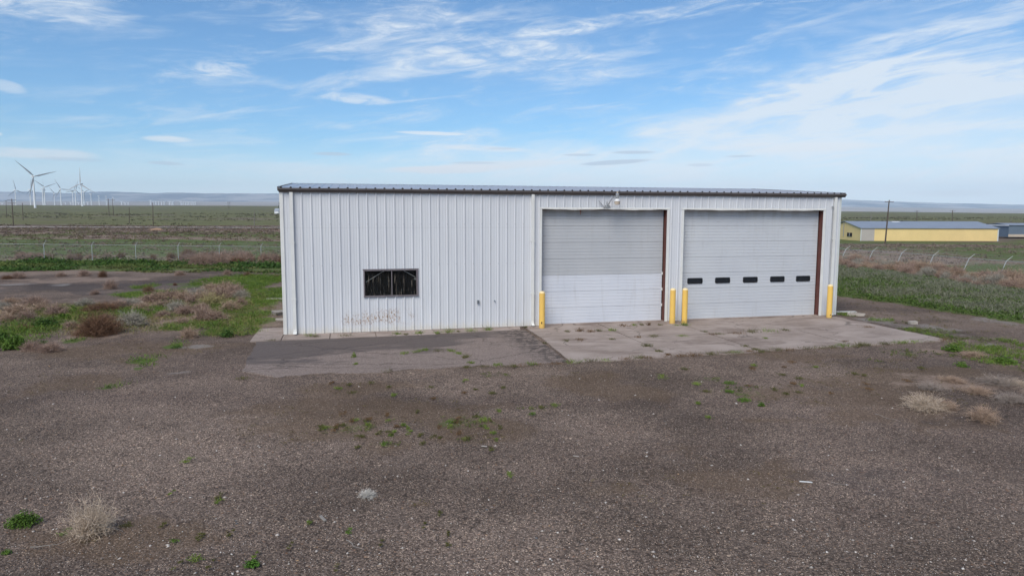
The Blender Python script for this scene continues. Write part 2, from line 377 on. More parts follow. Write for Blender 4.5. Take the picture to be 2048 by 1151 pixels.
def ell(u, v, du, dv):
    cx, cy = G(u, v); return (cx, cy, du*cy/F_PX, dv*cy*cy/(F_PX*CAM_Z))
GREEN = [ell(*q) for q in [(520, 596, 55, 34), (500, 640, 62, 20), (440, 590, 60, 22), (548, 560, 30, 16), (455, 664, 60, 10), (350, 618, 90, 14), (250, 632, 60, 13), (55, 655, 75, 24),
    (25, 680, 48, 20), (125, 620, 60, 13), (300, 588, 60, 8), (285, 573, 22, 4), (350, 690, 15, 5), (288, 718, 26, 6), (276, 735, 15, 4), (475, 560, 80, 12), (190, 625, 60, 12), (215, 772, 16, 4), (380, 650, 60, 10), (150, 680, 14, 4),
    (1490, 782, 46, 14), (1520, 804, 16, 5), (1425, 757, 30, 5), (1850, 660, 60, 8), (1910, 680, 60, 11), (2010, 690, 60, 18), (1820, 705, 60, 9), (1760, 722, 18, 5), (1985, 712, 60, 16), (1690, 627, 22, 5), (1930, 712, 30, 8), (1795, 645, 22, 4),
    (1830, 664, 60, 6), (1890, 676, 34, 8), (925, 845, 62, 16), (700, 855, 60, 16), (1080, 816, 40, 6), (770, 885, 40, 5), (930, 880, 30, 6), (2040, 735, 40, 12), (985, 750, 40, 6)]]
DRY = [ell(*q) for q in [(300, 630, 250, 34), (500, 650, 70, 22), (90, 620, 110, 14), (390, 608, 120, 30), (205, 622, 60, 14), (430, 645, 50, 12), (1990, 700, 60, 14), (1940, 770, 130, 26), (1880, 700, 60, 10), (250, 600, 140, 10), (150, 560, 150, 8), (120, 545, 160, 5)]]
MOSS = [ell(*q) for q in [(1190, 765, 130, 26), (680, 775, 120, 14), (930, 860, 120, 30), (280, 700, 140, 24), (1600, 712, 120, 22), (1580, 780, 120, 26), (960, 875, 40, 10), (40, 880, 60, 16),
    (1780, 770, 180, 60), (1560, 838, 60, 8), (840, 1005, 40, 10), (700, 690+140, 260, 60), (1950, 740, 200, 30), (150, 760, 120, 30), (400, 690, 100, 18), (1400, 960, 220, 60), (250, 1080, 240, 40)]]
PALE = [ell(*q) for q in [(400, 690, 34, 5), (345, 743, 30, 4), (1800, 650, 90, 8), (1960, 687, 70, 8), (1750, 640, 50, 6), (1780, 668, 100, 8), (30, 568, 40, 3), (130, 568, 24, 3), (2010, 640, 60, 9), (540, 660, 20, 8)]]
DARKS = [ell(*q) for q in [(250, 570, 340, 15), (480, 560, 90, 8), (470, 688, 60, 8), (1800, 960, 200, 60), (1450, 765, 70, 8), (1650, 890, 120, 18), (1950, 840, 100, 14)]]
def emask(X, Y, L, soft=.9):
    m = np.zeros_like(X)
    wx = (fbm(X*.9, Y*.9, 4)-.5)*2.0+(fbm(X*.3+7, Y*.3, 2)-.5)*1.2
    for cx, cy, rx, ry in L:
        q = np.sqrt(((X-cx)/rx)**2+((Y-cy)/ry)**2) + wx
        m = np.maximum(m, 1-sm(q, .25, 1.55))
    return m
def covers(X, Y):
    r = np.hypot(X, Y); a = X/np.maximum(Y, 1)
    n1 = fbm(X/9+5, Y/9, 4)-.5; n2 = fbm(X/30, Y/30+9, 3)-.5; n3 = fbm(X/1.4, Y/1.4, 3)-.5
    D = Y+n1*7*np.clip(Y/60, .3, 3)
    g = np.zeros_like(X); d = np.zeros_like(X); p = np.zeros_like(X)
    band = lambda lo, hi, e=1.5: sm(D, lo-e, lo+e)*(1-sm(D, hi-e, hi+e))
    left = 1-sm(a, -.2, .0)
    g += left*(band(49.5, 60)*1.0+band(60, 70)*.5+band(70, 98)*(.72+n2)+band(98, 113)*.95+band(113, 205, 4)*(.42+1.2*n2)+band(205, 250, 5)*.3)
    d += left*(band(46, 50)*.4+band(60, 69)*.8+band(69, 98)*(.35+n1)+band(113, 200, 4)*.85+band(200, 250, 5)*.5)
    p += left*(band(195, 245, 6)*.5)
    rt = sm(a, 0, .2)
    fx = 17.2+(34.4-Y)*.26 + n3*1.0
    infield = sm(X, fx-.25, fx+.25)*sm(Y, 16, 20)*rt
    rim = infield*(1-sm(X, fx+.5, fx+1.6))
    g += rt*infield*(1-sm(Y, 60, 66))*(.62+n1*.5)+rim*.8
    d += rt*infield*(1-sm(Y, 60, 66))*(.35-n1)
    d += rt*sm(X, 26.5, 29)*sm(Y, 34, 40)*(1-sm(Y, 66, 75))*.9
    d += rt*(1-infield)*sm(X, 13, 15)*(1-sm(Y, 60, 64))*sm(Y, 22, 25)*.35
    g += rt*band(62, 110, 4)*(.6+1.4*n2); d += rt*band(62, 150, 4)*(.6-1.6*n2)
    g += rt*band(110, 200, 6)*(.6+n2)
    far = sm(D, 235, 275)
    n4 = fbm(X/60+3, Y/22, 4)-.5
    g = g*(1-far)+far*(.78+n4*1.6+n2*.6); d = d*(1-far)+far*(.22-n4*1.4)
    vf = sm(r, 5500, 8000); d = d*(1-vf)+vf*(.75+n2); g = g*(1-vf)+vf*.2
    near = (1-sm(Y, 50, 60))*sm(Y, 2, 4)
    g = np.maximum(g, emask(X, Y, GREEN[:20])*near*.85); g = np.maximum(g, emask(X, Y, GREEN[20:])*near*.42); d = np.maximum(d, emask(X, Y, DRY)*near*.62)
    mo = emask(X, Y, MOSS, 1)*near; pa = np.maximum(p, emask(X, Y, PALE, .6)*near); dk = np.maximum(emask(X, Y, DARKS[:2], 1), emask(X, Y, DARKS[2:], 1)*.55)*near
    side = (1-sm(Y, -2, 6)) ; mo = np.maximum(mo, side*.4)
    g = np.where(Y < 0, .3, g)
    return np.clip(g, 0, 1), np.clip(d, 0, 1), np.clip(pa, 0, 1), np.clip(mo, 0, 1), np.clip(dk, 0, 1)

th = np.concatenate([np.linspace(-180, -52, 50)[:-1], np.linspace(-52, 52, 620), np.linspace(52, 180, 50)[1:-1]])
rr = [1.5]
while rr[-1] < 14500: rr.append(rr[-1]*(1.0135 if rr[-1] < 400 else 1.03))
rr = np.array(rr); nt, nr = len(th), len(rr)
TH, RR = np.meshgrid(np.radians(th), rr); X = RR*np.sin(TH); Y = RR*np.cos(TH); Z = terrain(X, Y)
Z = Z+(fbm(X*1.1, Y*1.1, 3)-.5)*.05*(1-sm(RR, 60, 90))-.02
g, d, p, mo, dk = covers(X, Y)
V = np.stack([X, Y, Z], -1).reshape(-1, 3); V = np.vstack([V, [[0, 0, -.02]]])
idx = np.arange(nr*nt).reshape(nr, nt); nx = np.roll(idx, -1, 1)
q1 = np.stack([idx[:-1], nx[:-1], nx[1:]], -1).reshape(-1, 3)[:, ::-1]; q2 = np.stack([idx[:-1], nx[1:], idx[1:]], -1).reshape(-1, 3)[:, ::-1]
fan = np.stack([np.full(nt, nr*nt), nx[0], idx[0]], -1)
def ground_mat(t, b):
    o = t.obj(); cv = t.sep(t.attr('Col').outputs['Vector']); c2 = t.sep(t.attr('Col2').outputs['Vector'])
    dist = t.vmath('LENGTH', o); dist = t.n.new('ShaderNodeVectorMath'); dist.operation = 'LENGTH'; t.put(dist.inputs[0], o); dist = dist.outputs['Value']
    wv = t.vmath('ADD', o, t.vmath('MULTIPLY', t.n.new('ShaderNodeTexNoise').outputs['Color'], (0, 0, 0)))
    v1 = t.vor(wv, 34); v2 = t.vor(wv, 13); v3 = t.vor(wv, 75)
    r1 = t.sep(v1.outputs['Color']); r2 = t.sep(v2.outputs['Color']); r3 = t.sep(v3.outputs['Color'])
    peb = t.mix(t.math('POWER', r1[0], 1.5), (.028, .025, .0245), (.185, .162, .152))
    peb = t.mix(t.math('MULTIPLY', t.ss(r1[1], .93, .97), r1[2]), peb, (.30, .27, .24))
    peb = t.mix(t.math('MULTIPLY', t.ss(r1[2], .96, .99), .6), peb, (.20, .125, .08))
    peb3 = t.mix(t.math('POWER', r3[0], 1.6), (.026, .0235, .023), (.22, .195, .182))
    peb3 = t.mix(t.ss(r3[1], .88, .93), peb3, t.mix(r3[2], (.22, .19, .165), (.54, .47, .42)))
    peb3 = t.mix(t.ss(r3[2], .84, .9), peb3, (.016, .014, .013))
    peb = t.mix(t.ss(t.noise(o, 7, 3), .42, .58), peb, peb3)
    gap = t.ss(v1.outputs['Distance'], .30, .62)
    peb = t.mix(t.math('MULTIPLY', gap, .5), peb, (.05, .042, .038))
    big = t.math('MULTIPLY', t.ss(r2[0], .975, .985), t.ss(v2.outputs['Distance'], .36, .28))
    peb = t.mix(big, peb, t.mix(r2[1], (.12, .105, .095), (.27, .24, .21)))
    avg = t.mix(t.ss(t.noise(o, 16, 4, .8), .38, .62), (.040, .034, .032), (.150, .130, .120))
    peb = t.mix(t.math('MULTIPLY', t.ss(dist, 24, 44), .75), peb, avg)
    ln = t.noise(o, .22, 5, .6); soil = t.mix(1., peb, t.mix(t.ss(ln, .36, .64), (1.16, 1.0, .87), (2.04, 1.76, 1.54)), 'MULTIPLY')
    soil = t.mix(1., soil, t.mix(t.ss(t.noise(t.vmath('MULTIPLY', o, (.05, .16, 1)), 1., 4, .6, .6), .35, .65), (.86, .84, .83), (1.20, 1.19, 1.15)), 'MULTIPLY')
    dn = t.noise(o, .9, 4, .6)
    soil = t.mix(t.math('MULTIPLY', t.ss(dn, .5, .72), .35), soil, (.115, .088, .072))       # fines between the stones
    mid = t.noise(o, 2.6, 8, .75); fine_ = t.noise(o, 11, 6, .8)
    big_ = t.noise(o, .7, 6, .7)
    cl = lambda m, s=1.: t.ss(t.math('ADD', m, t.math('MULTIPLY', t.math('SUBTRACT', t.mix(.6, t.mix(.5, mid, fine_), big_), .5), 3.4)), .42, .95)
    soil = t.mix(t.math('MULTIPLY', cl(c2[0], .9), .42), soil, t.mix(fine_, (.115, .068, .042), (.14, .10, .058)))
    soil = t.mix(t.math('MULTIPLY', cl(c2[1], .6), .55), soil, (.050, .043, .044))
    soil = t.mix(t.math('MULTIPLY', cl(cv[2], .8), .7), soil, (.25, .225, .205))
    # patches are metres wide: stretch the noise with distance
    farn = t.mix(t.ss(dist, 60, 320), t.noise(o, .55, 8, .75), t.noise(o, .055, 9, .78))
    fd = t.mix(t.ss(dist, 25, 70), t.mix(.5, mid, fine_), farn)
    mk = lambda m: t.ss(t.math('ADD', m, t.math('MULTIPLY', t.math('SUBTRACT', fd, .5), 1.9)), .36, .62)
    gcol = t.mix(fine_, (.042, .070, .012), (.110, .155, .034)); gcol = t.mix(t.math('MULTIPLY', t.ss(t.noise(o, 1.1, 6, .7), .48, .66), .75), gcol, (.115, .092, .042)); gcol = t.mix(t.ss(farn, .35, .7), gcol, (.105, .13, .042))
    gcol = t.mix(t.ss(dist, 90, 380), gcol, t.mix(t.ss(farn, .3, .65), (.090, .096, .036), (.170, .166, .070)))
    dcol = t.mix(fine_, (.15, .108, .082), (.31, .23, .18)); dcol = t.mix(t.ss(dist, 300, 900), dcol, (.125, .105, .075))
    r = t.mix(mk(cv[1]), soil, dcol); r = t.mix(t.math('MULTIPLY', mk(cv[0]), .93), r, gcol)
    sp = t.noise(t.vmath('MULTIPLY', o, (.02, .05, .02)), 1., 8, .8)
    r = t.mix(t.math('MULTIPLY', t.math('MULTIPLY', t.ss(sp, .53, .60), t.ss(dist, 220, 420)), .7), r, (.044, .042, .024))
    r = t.mix(t.ss(dist, 6000, 9000), r, t.mix(t.ss(t.noise(t.vmath('MULTIPLY', o, (.0006, .0022, 0)), 1, 6, .7), .35, .65), (.20, .19, .17), (.46, .38, .33)))
    hgt = t.math('ADD', t.math('MULTIPLY', v1.outputs['Distance'], -1.), t.math('MULTIPLY', mid, .6))
    t.put(b.inputs['Normal'], t.bump(hgt, .7, .02))
    return r
M['ground'] = mat('ground', ground_mat, rough=.95, spec=.15)
cc = np.stack([g, d, p], -1).reshape(-1, 3); cc = np.vstack([cc, [[0, 0, 0]]])
ground = tri_mesh('ground', V, np.vstack([q1, q2, fan]), cc, M['ground'], kind='structure')
me = ground.data; at = me.color_attributes.new('Col2', 'FLOAT_COLOR', 'POINT')
c2 = np.stack([mo, dk, mo*0, mo*0+1], -1).reshape(-1, 4); c2 = np.vstack([c2, [[0, 0, 0, 1]]])
at.data.foreach_set('color', c2.astype(np.float32).ravel()); me.polygons.foreach_set('use_smooth', [True]*len(me.polygons))

# hills on the horizon
def hillm(t, b):
    o = t.obj(); n = t.noise(t.vmath('MULTIPLY', o, (.0009, .0009, .004)), 1, 7, .65)
    return t.mix(t.ss(n, .40, .60), (.13, .15, .19), (.42, .39, .39))
M['hills'] = mat('hills', hillm, rough=1, spec=0)
hu = np.array([-1500, -600, 0, 70, 100, 150, 190, 230, 270, 300, 360, 420, 560, 800, 1100, 1400, 1690, 1720, 1800, 1900, 2048, 2500, 3600])
hv = np.array([392, 390, 384.5, 383.6, 386, 387, 384, 384, 385, 387, 385.5, 387.5, 387.5, 390, 393, 397, 400, 401, 404, 407, 410, 409, 408])
az_ = np.linspace(-1.25, 1.25, 700); uu = 1024+F_PX*np.tan(az_)
ev = (430+(uu-1024)*.0023-np.interp(uu, hu, hv))/F_PX
HD = 15500.
rows = [(-1700, 0.), (0, .18), (900, .45), (1700, .72), (2600, .93), (3200, 1.), (4500, .7)]
hv_ = []
for j, (dd, k) in enumerate(rows):
    D = HD+dd+(fbm(az_*9+j*.7, az_*0+j, 3)-.5)*900
    n = fbm(az_*60, az_*0+j*1.7, 5)-.5; e0 = np.interp(np.tan(az_), AZT, FAR)*.8
    e = e0+(ev-e0)*np.clip(k+n*.22*(k < 1), 0, 1) + (n*.0012 if k == 1 else 0)
    hv_.append(np.stack([D*np.tan(az_), D, CAM_Z+e*D], -1))
HV = np.stack(hv_, 0); nh = len(az_); ii = np.arange(len(rows)*nh).reshape(len(rows), nh)
f1 = np.stack([ii[:-1, :-1], ii[:-1, 1:], ii[1:, 1:]], -1).reshape(-1, 3); f2 = np.stack([ii[:-1, :-1], ii[1:, 1:], ii[1:, :-1]], -1).reshape(-1, 3)
hills = tri_mesh('hills', HV.reshape(-1, 3), np.vstack([f1, f2]), None, M['hills'], kind='structure')

# far gravel road on the left, a thin pale line
pts = [at_depth(u, 455.4-(u*.002), 207) for u in range(-400, 640, 20)]
mb = MB(); n = len(pts)
vs = [(p[0], p[1]+dy, tz(p[0], p[1]+dy)+.2) for p in pts for dy in (-2.4, 2.4)]
mb.add(vs, [(2*i, 2*i+2, 2*i+3, 2*i+1) for i in range(n-1)])
M['palegravel'] = mat('pale_gravel', painted((.55, .52, .47), .1, .3), rough=.95)
tag(mb.build('gravel_road', M['palegravel']), kind='structure')

# ------------------------------------------------------------------ paving in front of the building
def concrete(t, b):
    o = t.obj(); n = t.noise(o, .7, 7, .65); n2 = t.noise(o, 14, 5, .7)
    c = t.mix(t.ss(n, .3, .7), (.245, .195, .165), (.36, .298, .262))
    c = t.mix(t.math('MULTIPLY', t.ss(n2, .4, .7), .35), c, (.40, .33, .285))
    st = t.noise(t.vmath('MULTIPLY', o, (.4, 1.1, 1)), 1.3, 7, .65, .8)
    c = t.mix(t.math('MULTIPLY', t.ss(st, .48, .68), .62), c, (.15, .11, .09))
    cr = t.vor(t.vmath('ADD', o, t.vmath('MULTIPLY', o, (0, 0, 0))), .33, 'DISTANCE_TO_EDGE')
    cn = t.n.new('ShaderNodeTexNoise'); cn.inputs['Scale'].default_value = 1.4; cn.inputs['Detail'].default_value = 5; t.put(cn.inputs['Vector'], o)
    t.put(cr.inputs['Vector'], t.vmath('ADD', o, t.vmath('MULTIPLY', cn.outputs['Color'], (1.4, 1.4, 0))))
    c = t.mix(t.math('MULTIPLY', t.math('MULTIPLY', t.ss(cr.outputs['Distance'], .012, .003), t.ss(n, .45, .55)), .6), c, (.07, .055, .045))
    t.put(b.inputs['Normal'], t.bump(n2, .25, .01)); return c
M['concrete'] = mat('concrete', concrete, rough=.9, spec=.2)
def asphalt(t, b):
    o = t.obj(); x, y, z = t.sep(o); v = t.vor(o, 60); r = t.sep(v.outputs['Color'])
    c = t.mix(t.math('POWER', r[0], 1.6), (.15, .115, .098), (.33, .265, .23))
    n = t.noise(t.vmath('MULTIPLY', o, (.35, .9, 1)), 1., 7, .65, .4)
    # old seal coat stays dark nearer the wall and toward the left
    sc = t.math('ADD', t.math('MULTIPLY', t.math('ADD', y, 3.9), .42), t.math('MULTIPLY', t.math('ADD', x, 3.2), -.10))
    k = t.ss(t.math('ADD', sc, t.math('MULTIPLY', t.math('SUBTRACT', n, .5), 4.0)), .0, .55)
    k = t.math('MULTIPLY', k, t.ss(x, .2, -1.6))
    c = t.mix(t.math('MULTIPLY', k, .85), c, t.mix(r[1], (.072, .060, .056), (.125, .102, .095)))
    c = t.mix(t.math('MULTIPLY', t.math('MULTIPLY', t.ss(t.math('ADD', x, t.math('MULTIPLY', y, .06)), -1.3, -.45), t.ss(t.noise(o, 3.5, 7, .75), .42, .56)), .85), c, (.055, .046, .042))
    n3 = t.noise(o, 2.2, 6, .7); c = t.mix(t.math('MULTIPLY', t.ss(n3, .5, .75), .35), c, (.085, .065, .055))
    cn = t.n.new('ShaderNodeTexNoise'); cn.inputs['Scale'].default_value = 1.1; cn.inputs['Detail'].default_value = 6; t.put(cn.inputs['Vector'], o)
    cr = t.vor(t.vmath('ADD', t.vmath('MULTIPLY', o, (.45, 1, 1)), t.vmath('MULTIPLY', cn.outputs['Color'], (.9, .9, 0))), .55, 'DISTANCE_TO_EDGE')
    c = t.mix(t.math('MULTIPLY', t.ss(cr.outputs['Distance'], .016, .004), .5), c, (.04, .033, .03))
    t.put(b.inputs['Normal'], t.bump(v.outputs['Distance'], .4, .006)); return c
M['asphalt'] = mat('asphalt', asphalt, rough=.92, spec=.2)
def frame_obj(o): o.location = (0, DB, 0); o.rotation_euler = (0, 0, YAW); return o
def rough_edge(p0, p1, n, amp, seed):
    r_ = np.random.default_rng(seed); out = []
    for i in range(n):
        k = i/n; dx, dy = p1[0]-p0[0], p1[1]-p0[1]; L_ = math.hypot(dx, dy)
        o_ = (float(fbm(np.array([k*L_*1.7+seed]), np.array([seed*1.3]), 4)[0])-.5)*2*amp
        out.append((p0[0]+dx*k-dy/L_*o_, p0[1]+dy*k+dx/L_*o_))
    return out
def slab(mb_, poly, z0, z1):
    n = len(poly); a = [(x, y, z1) for x, y in poly]; b = [(x, y, z0) for x, y in poly]
    mb_.add(a+b, [tuple(range(n))]+[(i+n, (i+1) % n+n, (i+1) % n, i) for i in range(n)])
# concrete apron: cast bays with open joints
mb = MB(); xs = [.36, 3.30, 6.27, 9.70, 13.36]
for i in range(4):
    for j in range(2):
        x0, x1 = xs[i]+.022, xs[i+1]-.022; t0, t1 = ((-3.0+.02, .02), (-6.28+i*.14, -3.0-.02))[j]
        dz = random.uniform(-.008, .008)
        if j == 0: x0 += .06*(i == 0)
        fr = t0 if j == 0 else t0
        if i == 0: e0 = rough_edge((x0+.0, t1), (x0-(.18 if j else .0), t0), 10, .03, 3+j)
        else: e0 = [(x0, t1)]
        bot = rough_edge((x0-(.18 if (i == 0 and j) else 0), t0), (x1, t0), 30, .12 if j else .004, 11+i)
        rt_ = rough_edge((x1, t0), (x1, t1), 16, .14 if i == 3 else .004, 21+j)
        poly = e0+bot+rt_+[(x1, t1)]
        slab(mb, poly, -.15, .012+dz)
tag(frame_obj(mb.build('concrete_apron', M['concrete'])), kind='structure')
mb = MB(); slab(mb, rough_edge((-8.62, -1.12), (-8.55, -5.4), 14, .12, 31)+rough_edge((-8.55, -5.4), (-7.6, -6.25), 8, .12, 32)+rough_edge((-7.6, -6.25), (.1, -6.32), 90, .30, 33)+rough_edge((.1, -6.32), (.30, -.7), 24, .05, 34)+rough_edge((.30, -.7), (-3, -1.0), 20, .10, 35)+rough_edge((-3, -1.0), (-8.62, -1.12), 30, .04, 36), -.12, .006)
tag(frame_obj(mb.build('asphalt_pad', M['asphalt'])), kind='structure')
mb = MB()
for a, b in ((-8.86, -7.93), (-7.90, -6.4), (-6.375, -4.9), (-4.875, -3.4), (-3.375, -2.9)):
    slab(mb, [(a, -1.02), (b, -1.0), (b, 1.6 if a < -8 else .02), (a, 1.6 if a < -8 else .02)], -.1, .018+random.uniform(-.006, .006))
slab(mb, [(-2.4, -.86), (-1.7, -.9), (-1.3, -.78), (-1.5, -.62), (-2.3, -.66)], -.1, .02)
slab(mb, rough_edge((-2.88, -.74), (.30, -.66), 20, .10, 51)+[(.30, .02), (-2.88, .02)], -.1, .008)
tag(frame_obj(mb.build('sidewalk', M['concrete'])), kind='structure')

# ------------------------------------------------------------------ the metal warehouse
bld = empty('metal_warehouse', (0, DB, 0), YAW, label='large white ribbed-metal warehouse with two overhead doors on the bare gravel yard', cat='warehouse')
SL, SR, HW, DEP, FT = -7.871, 13.557, 4.79, 13.2, .3048
S0 = -7.1716
D1 = (1.106, 6.010, 4.26); D2 = (6.704, 12.800, 4.26); WN = (-5.245, -3.372, 1.225, 2.17)
def rib_profile(a, b, first):
    """(position, outward) points of a ribbed sheet; the crease measured is the right foot of each rib"""
    pts = [(a, 0.)]; k = math.floor((a-first)/FT)-1
    while first+k*FT < b+.2:
        r = first+k*FT
        for dx, h_ in ((-.078, 0), (-.052, .030), (-.026, .030), (0, 0), (.066, 0), (.074, .0045), (.098, .0045), (.106, 0), (.160, 0), (.168, .0045), (.192, .0045), (.200, 0)):
            if a+.002 < r+dx < b-.002: pts.append((r+dx, h_))
        k += 1
    pts.append((b, 0.)); return pts
def insert(pts, xs_):
    for x_ in xs_:
        for i in range(len(pts)-1):
            if pts[i][0]+1e-6 < x_ < pts[i+1][0]-1e-6:
                k = (x_-pts[i][0])/(pts[i+1][0]-pts[i][0]); pts.insert(i+1, (x_, pts[i][1]+k*(pts[i+1][1]-pts[i][1]))); break
    return pts
pf = insert(rib_profile(SL, SR, S0), [D1[0], D1[1], D2[0], D2[1], WN[0], WN[1]])
mb = MB()
for (xa, ha), (xb, hb) in zip(pf[:-1], pf[1:]):
    m_ = (xa+xb)/2
    if D1[0] < m_ < D1[1] or D2[0] < m_ < D2[1]: zs = [(4.275, HW)]
    elif WN[0] < m_ < WN[1]: zs = [(.02, WN[2]), (WN[3], HW)]
    else: zs = [(.02, HW)]
    for z0, z1 in zs: mb.add([(xa, -ha, z0), (xb, -hb, z0), (xb, -hb, z1), (xa, -ha, z1)], [(0, 1, 2, 3)])
mb.build('front_wall', M['siding'], bld)
MB().box(SL, SR, .012, .24, -.3, .03).build('footing', M['concrete'], bld)
RISE = .40
def rz(t): return HW+.132+RISE*(1-abs(t-DEP/2)/(DEP/2))
for nm, xw, sg in (('side_wall', SL, -1), ('side_wall', SR, 1)):
    mb = MB()
    pp = insert(rib_profile(.0, DEP, .2), [DEP/2])
    for (ta, ha), (tb, hb) in zip(pp[:-1], pp[1:]):
        q = [(xw+sg*ha, ta, .02), (xw+sg*hb, tb, .02), (xw+sg*hb, tb, rz(tb)-.03), (xw+sg*ha, ta, rz(ta)-.03)]
        mb.add(q, [(0, 1, 2, 3)] if sg > 0 else [(3, 2, 1, 0)])
    mb.build(nm, M['siding'], bld)
mb = MB(); pb = rib_profile(SL, SR, S0)
for (xa, ha), (xb, hb) in zip(pb[:-1], pb[1:]): mb.add([(xb, DEP+hb, .02), (xa, DEP+ha, .02), (xa, DEP+ha, HW+.05), (xb, DEP+hb, HW+.05)], [(0, 1, 2, 3)])
mb.build('back_wall', M['siding'], bld)
# corner trims stand proud of the sheets
mb = MB(); mb.box(SL-.036, SL+.075, -.036, -.0325, .03, HW-.01); mb.box(SL-.040, SL-.036, -.036, .10, .03, HW-.01)
mb.build('corner_trim', M['trimw'], bld)
mb = MB(); mb.box(SR-.05, SR+.036, -.036, -.0325, .03, HW-.01); mb.box(SR+.036, SR+.040, -.036, .10, .03, HW-.01)
mb.build('corner_trim', M['trim'], bld)
# roof: two ribbed slopes with the rib ends open at the eave
GE = .05; EX0, EX1 = SL-.06, SR+.14
for sg, nm in ((0, 'roof_slope'), (1, 'roof_slope')):
    mb = MB(); pr = rib_profile(EX0, EX1, S0-.02)
    e0, e1 = (-.09, DEP/2) if sg == 0 else (DEP+.09, DEP/2)
    for (xa, ha), (xb, hb) in zip(pr[:-1], pr[1:]):
        q = [(xa, e0, rz(e0)+ha), (xb, e0, rz(e0)+hb), (xb, e1, rz(e1)+hb), (xa, e1, rz(e1)+ha)]
        mb.add(q, [(0, 1, 2, 3)] if sg == 0 else [(3, 2, 1, 0)])
    mb.build(nm, M['roof'], bld)
mb = MB(); k = 0
while S0-.02+k*FT < EX1 or k < 0:
    r = S0-.02+k*FT; zt = rz(-.09)
    if r-.08 > EX0 and random.random() < .86: mb.add([(r-.078, -.092, zt), (r, -.092, zt), (r-.014, -.093, zt+.040), (r-.064, -.093, zt+.040)], [(0, 1, 2, 3)])
    k += 1
for k in (-1, -2):
    r = S0-.02+k*FT; zt = rz(-.09)
    mb.add([(r-.078, -.092, zt), (r, -.092, zt), (r-.014, -.093, zt+.040), (r-.064, -.093, zt+.040)], [(0, 1, 2, 3)])
mb.build('rib_end_shade', M['dark'], bld)  # dark faces stand in for the shade inside the hollow rib ends
mb = MB(); zr = rz(DEP/2)+.034
mb.add([(EX0, DEP/2-.16, zr-.014), (EX1, DEP/2-.16, zr-.014), (EX1, DEP/2, zr), (EX0, DEP/2, zr), (EX1, DEP/2+.16, zr-.014), (EX0, DEP/2+.16, zr-.014)], [(0, 1, 2, 3), (3, 2, 4, 5)])
mb.build('ridge_cap', M['roof'], bld)
# gutter with a turned-in lower face
mb = MB(); GX0, GX1 = SL-.055, SR+.17
prof = [(-.10, HW+.118), (-.150, HW+.122), (-.150, HW+.075), (-.135, HW+.058), (-.118, HW+.050), (-.070, HW-.010), (-.034, HW-.010), (-.034, HW+.10)]
n = len(prof)
segs = 24; xs_ = np.linspace(GX0, GX1, segs+1); sag = [(float(vnoise(np.array([x_*.4]), np.array([3.]))[0])-.5)*.014 for x_ in xs_]
vs = [(x_, t_, z_+s_) for x_, s_ in zip(xs_, sag) for t_, z_ in prof]
fs = [(i*n+j, i*n+(j+1) % n, (i+1)*n+(j+1) % n, (i+1)*n+j) for i in range(segs) for j in range(n)]+[tuple(range(n)), tuple(reversed(range(segs*n, segs*n+n)))]
mb.add(vs, [tuple(reversed(f)) for f in fs]); mb.build('gutter', M['gutter'], bld)
for xw, sg in ((EX0, -1), (EX1, 1)):
    mb = MB()
    for t0, t1 in ((-.09, DEP/2), (DEP/2, DEP+.09)):
        a = [(xw, t0, rz(t0)-.10), (xw, t1, rz(t1)-.10), (xw, t1, rz(t1)+.04), (xw, t0, rz(t0)+.04)]
        b = [(x_+sg*.03, t_, z_) for x_, t_, z_ in a]; c = [(x_-sg*.06, t_, z_) for x_, t_, z_ in a[2:]]
        mb.add(a+b, [(0, 1, 2, 3), (7, 6, 5, 4), (0, 4, 5, 1), (3, 2, 6, 7), (0, 3, 7, 4), (1, 5, 6, 2)])
    mb.build('rake_trim', M['gutter'], bld)
# downspouts
def spout(x0, x1, lab=None):
    mb = MB(); xm = (x0+x1)/2; w_ = (x1-x0)/2
    mb.box(x0, x1, -.105, -.036, .20, HW-.012)
    path = [(-.105, -.036, .20), (-.125, -.045, .12), (-.215, -.13, .055)]
    vs = []
    for (f_, b_, z_) in path: vs += [(x0, f_, z_), (x1, f_, z_), (x1, b_, z_+.02), (x0, b_, z_+.02)]
    fs = [(i*4+j, i*4+(j+1) % 4, i*4+4+(j+1) % 4, i*4+4+j) for i in range(2) for j in range(4)]
    mb.add(vs, [tuple(reversed(f)) for f in fs]); mb.add([vs[8], vs[9], vs[10], vs[11]], [(0, 1, 2, 3)], 1)
    for zc in (1.2, 3.1): mb.box(x0-.025, x1+.025, -.109, -.035, zc, zc+.03)
    o = mb.build('downspout', [M['trimw'], M['dark']], bld)
    if lab: o['label'] = lab
spout(-7.585, -7.480); spout(.700, .802); spout(13.245, 13.345)
mb = MB(); mb.tube([(13.165, -.055, 1.15), (13.18, -.055, 4.40)], .014, 8); mb.box(13.15, 13.21, -.08, -.035, 4.36, 4.43); mb.build('conduit', M['galv'], bld)
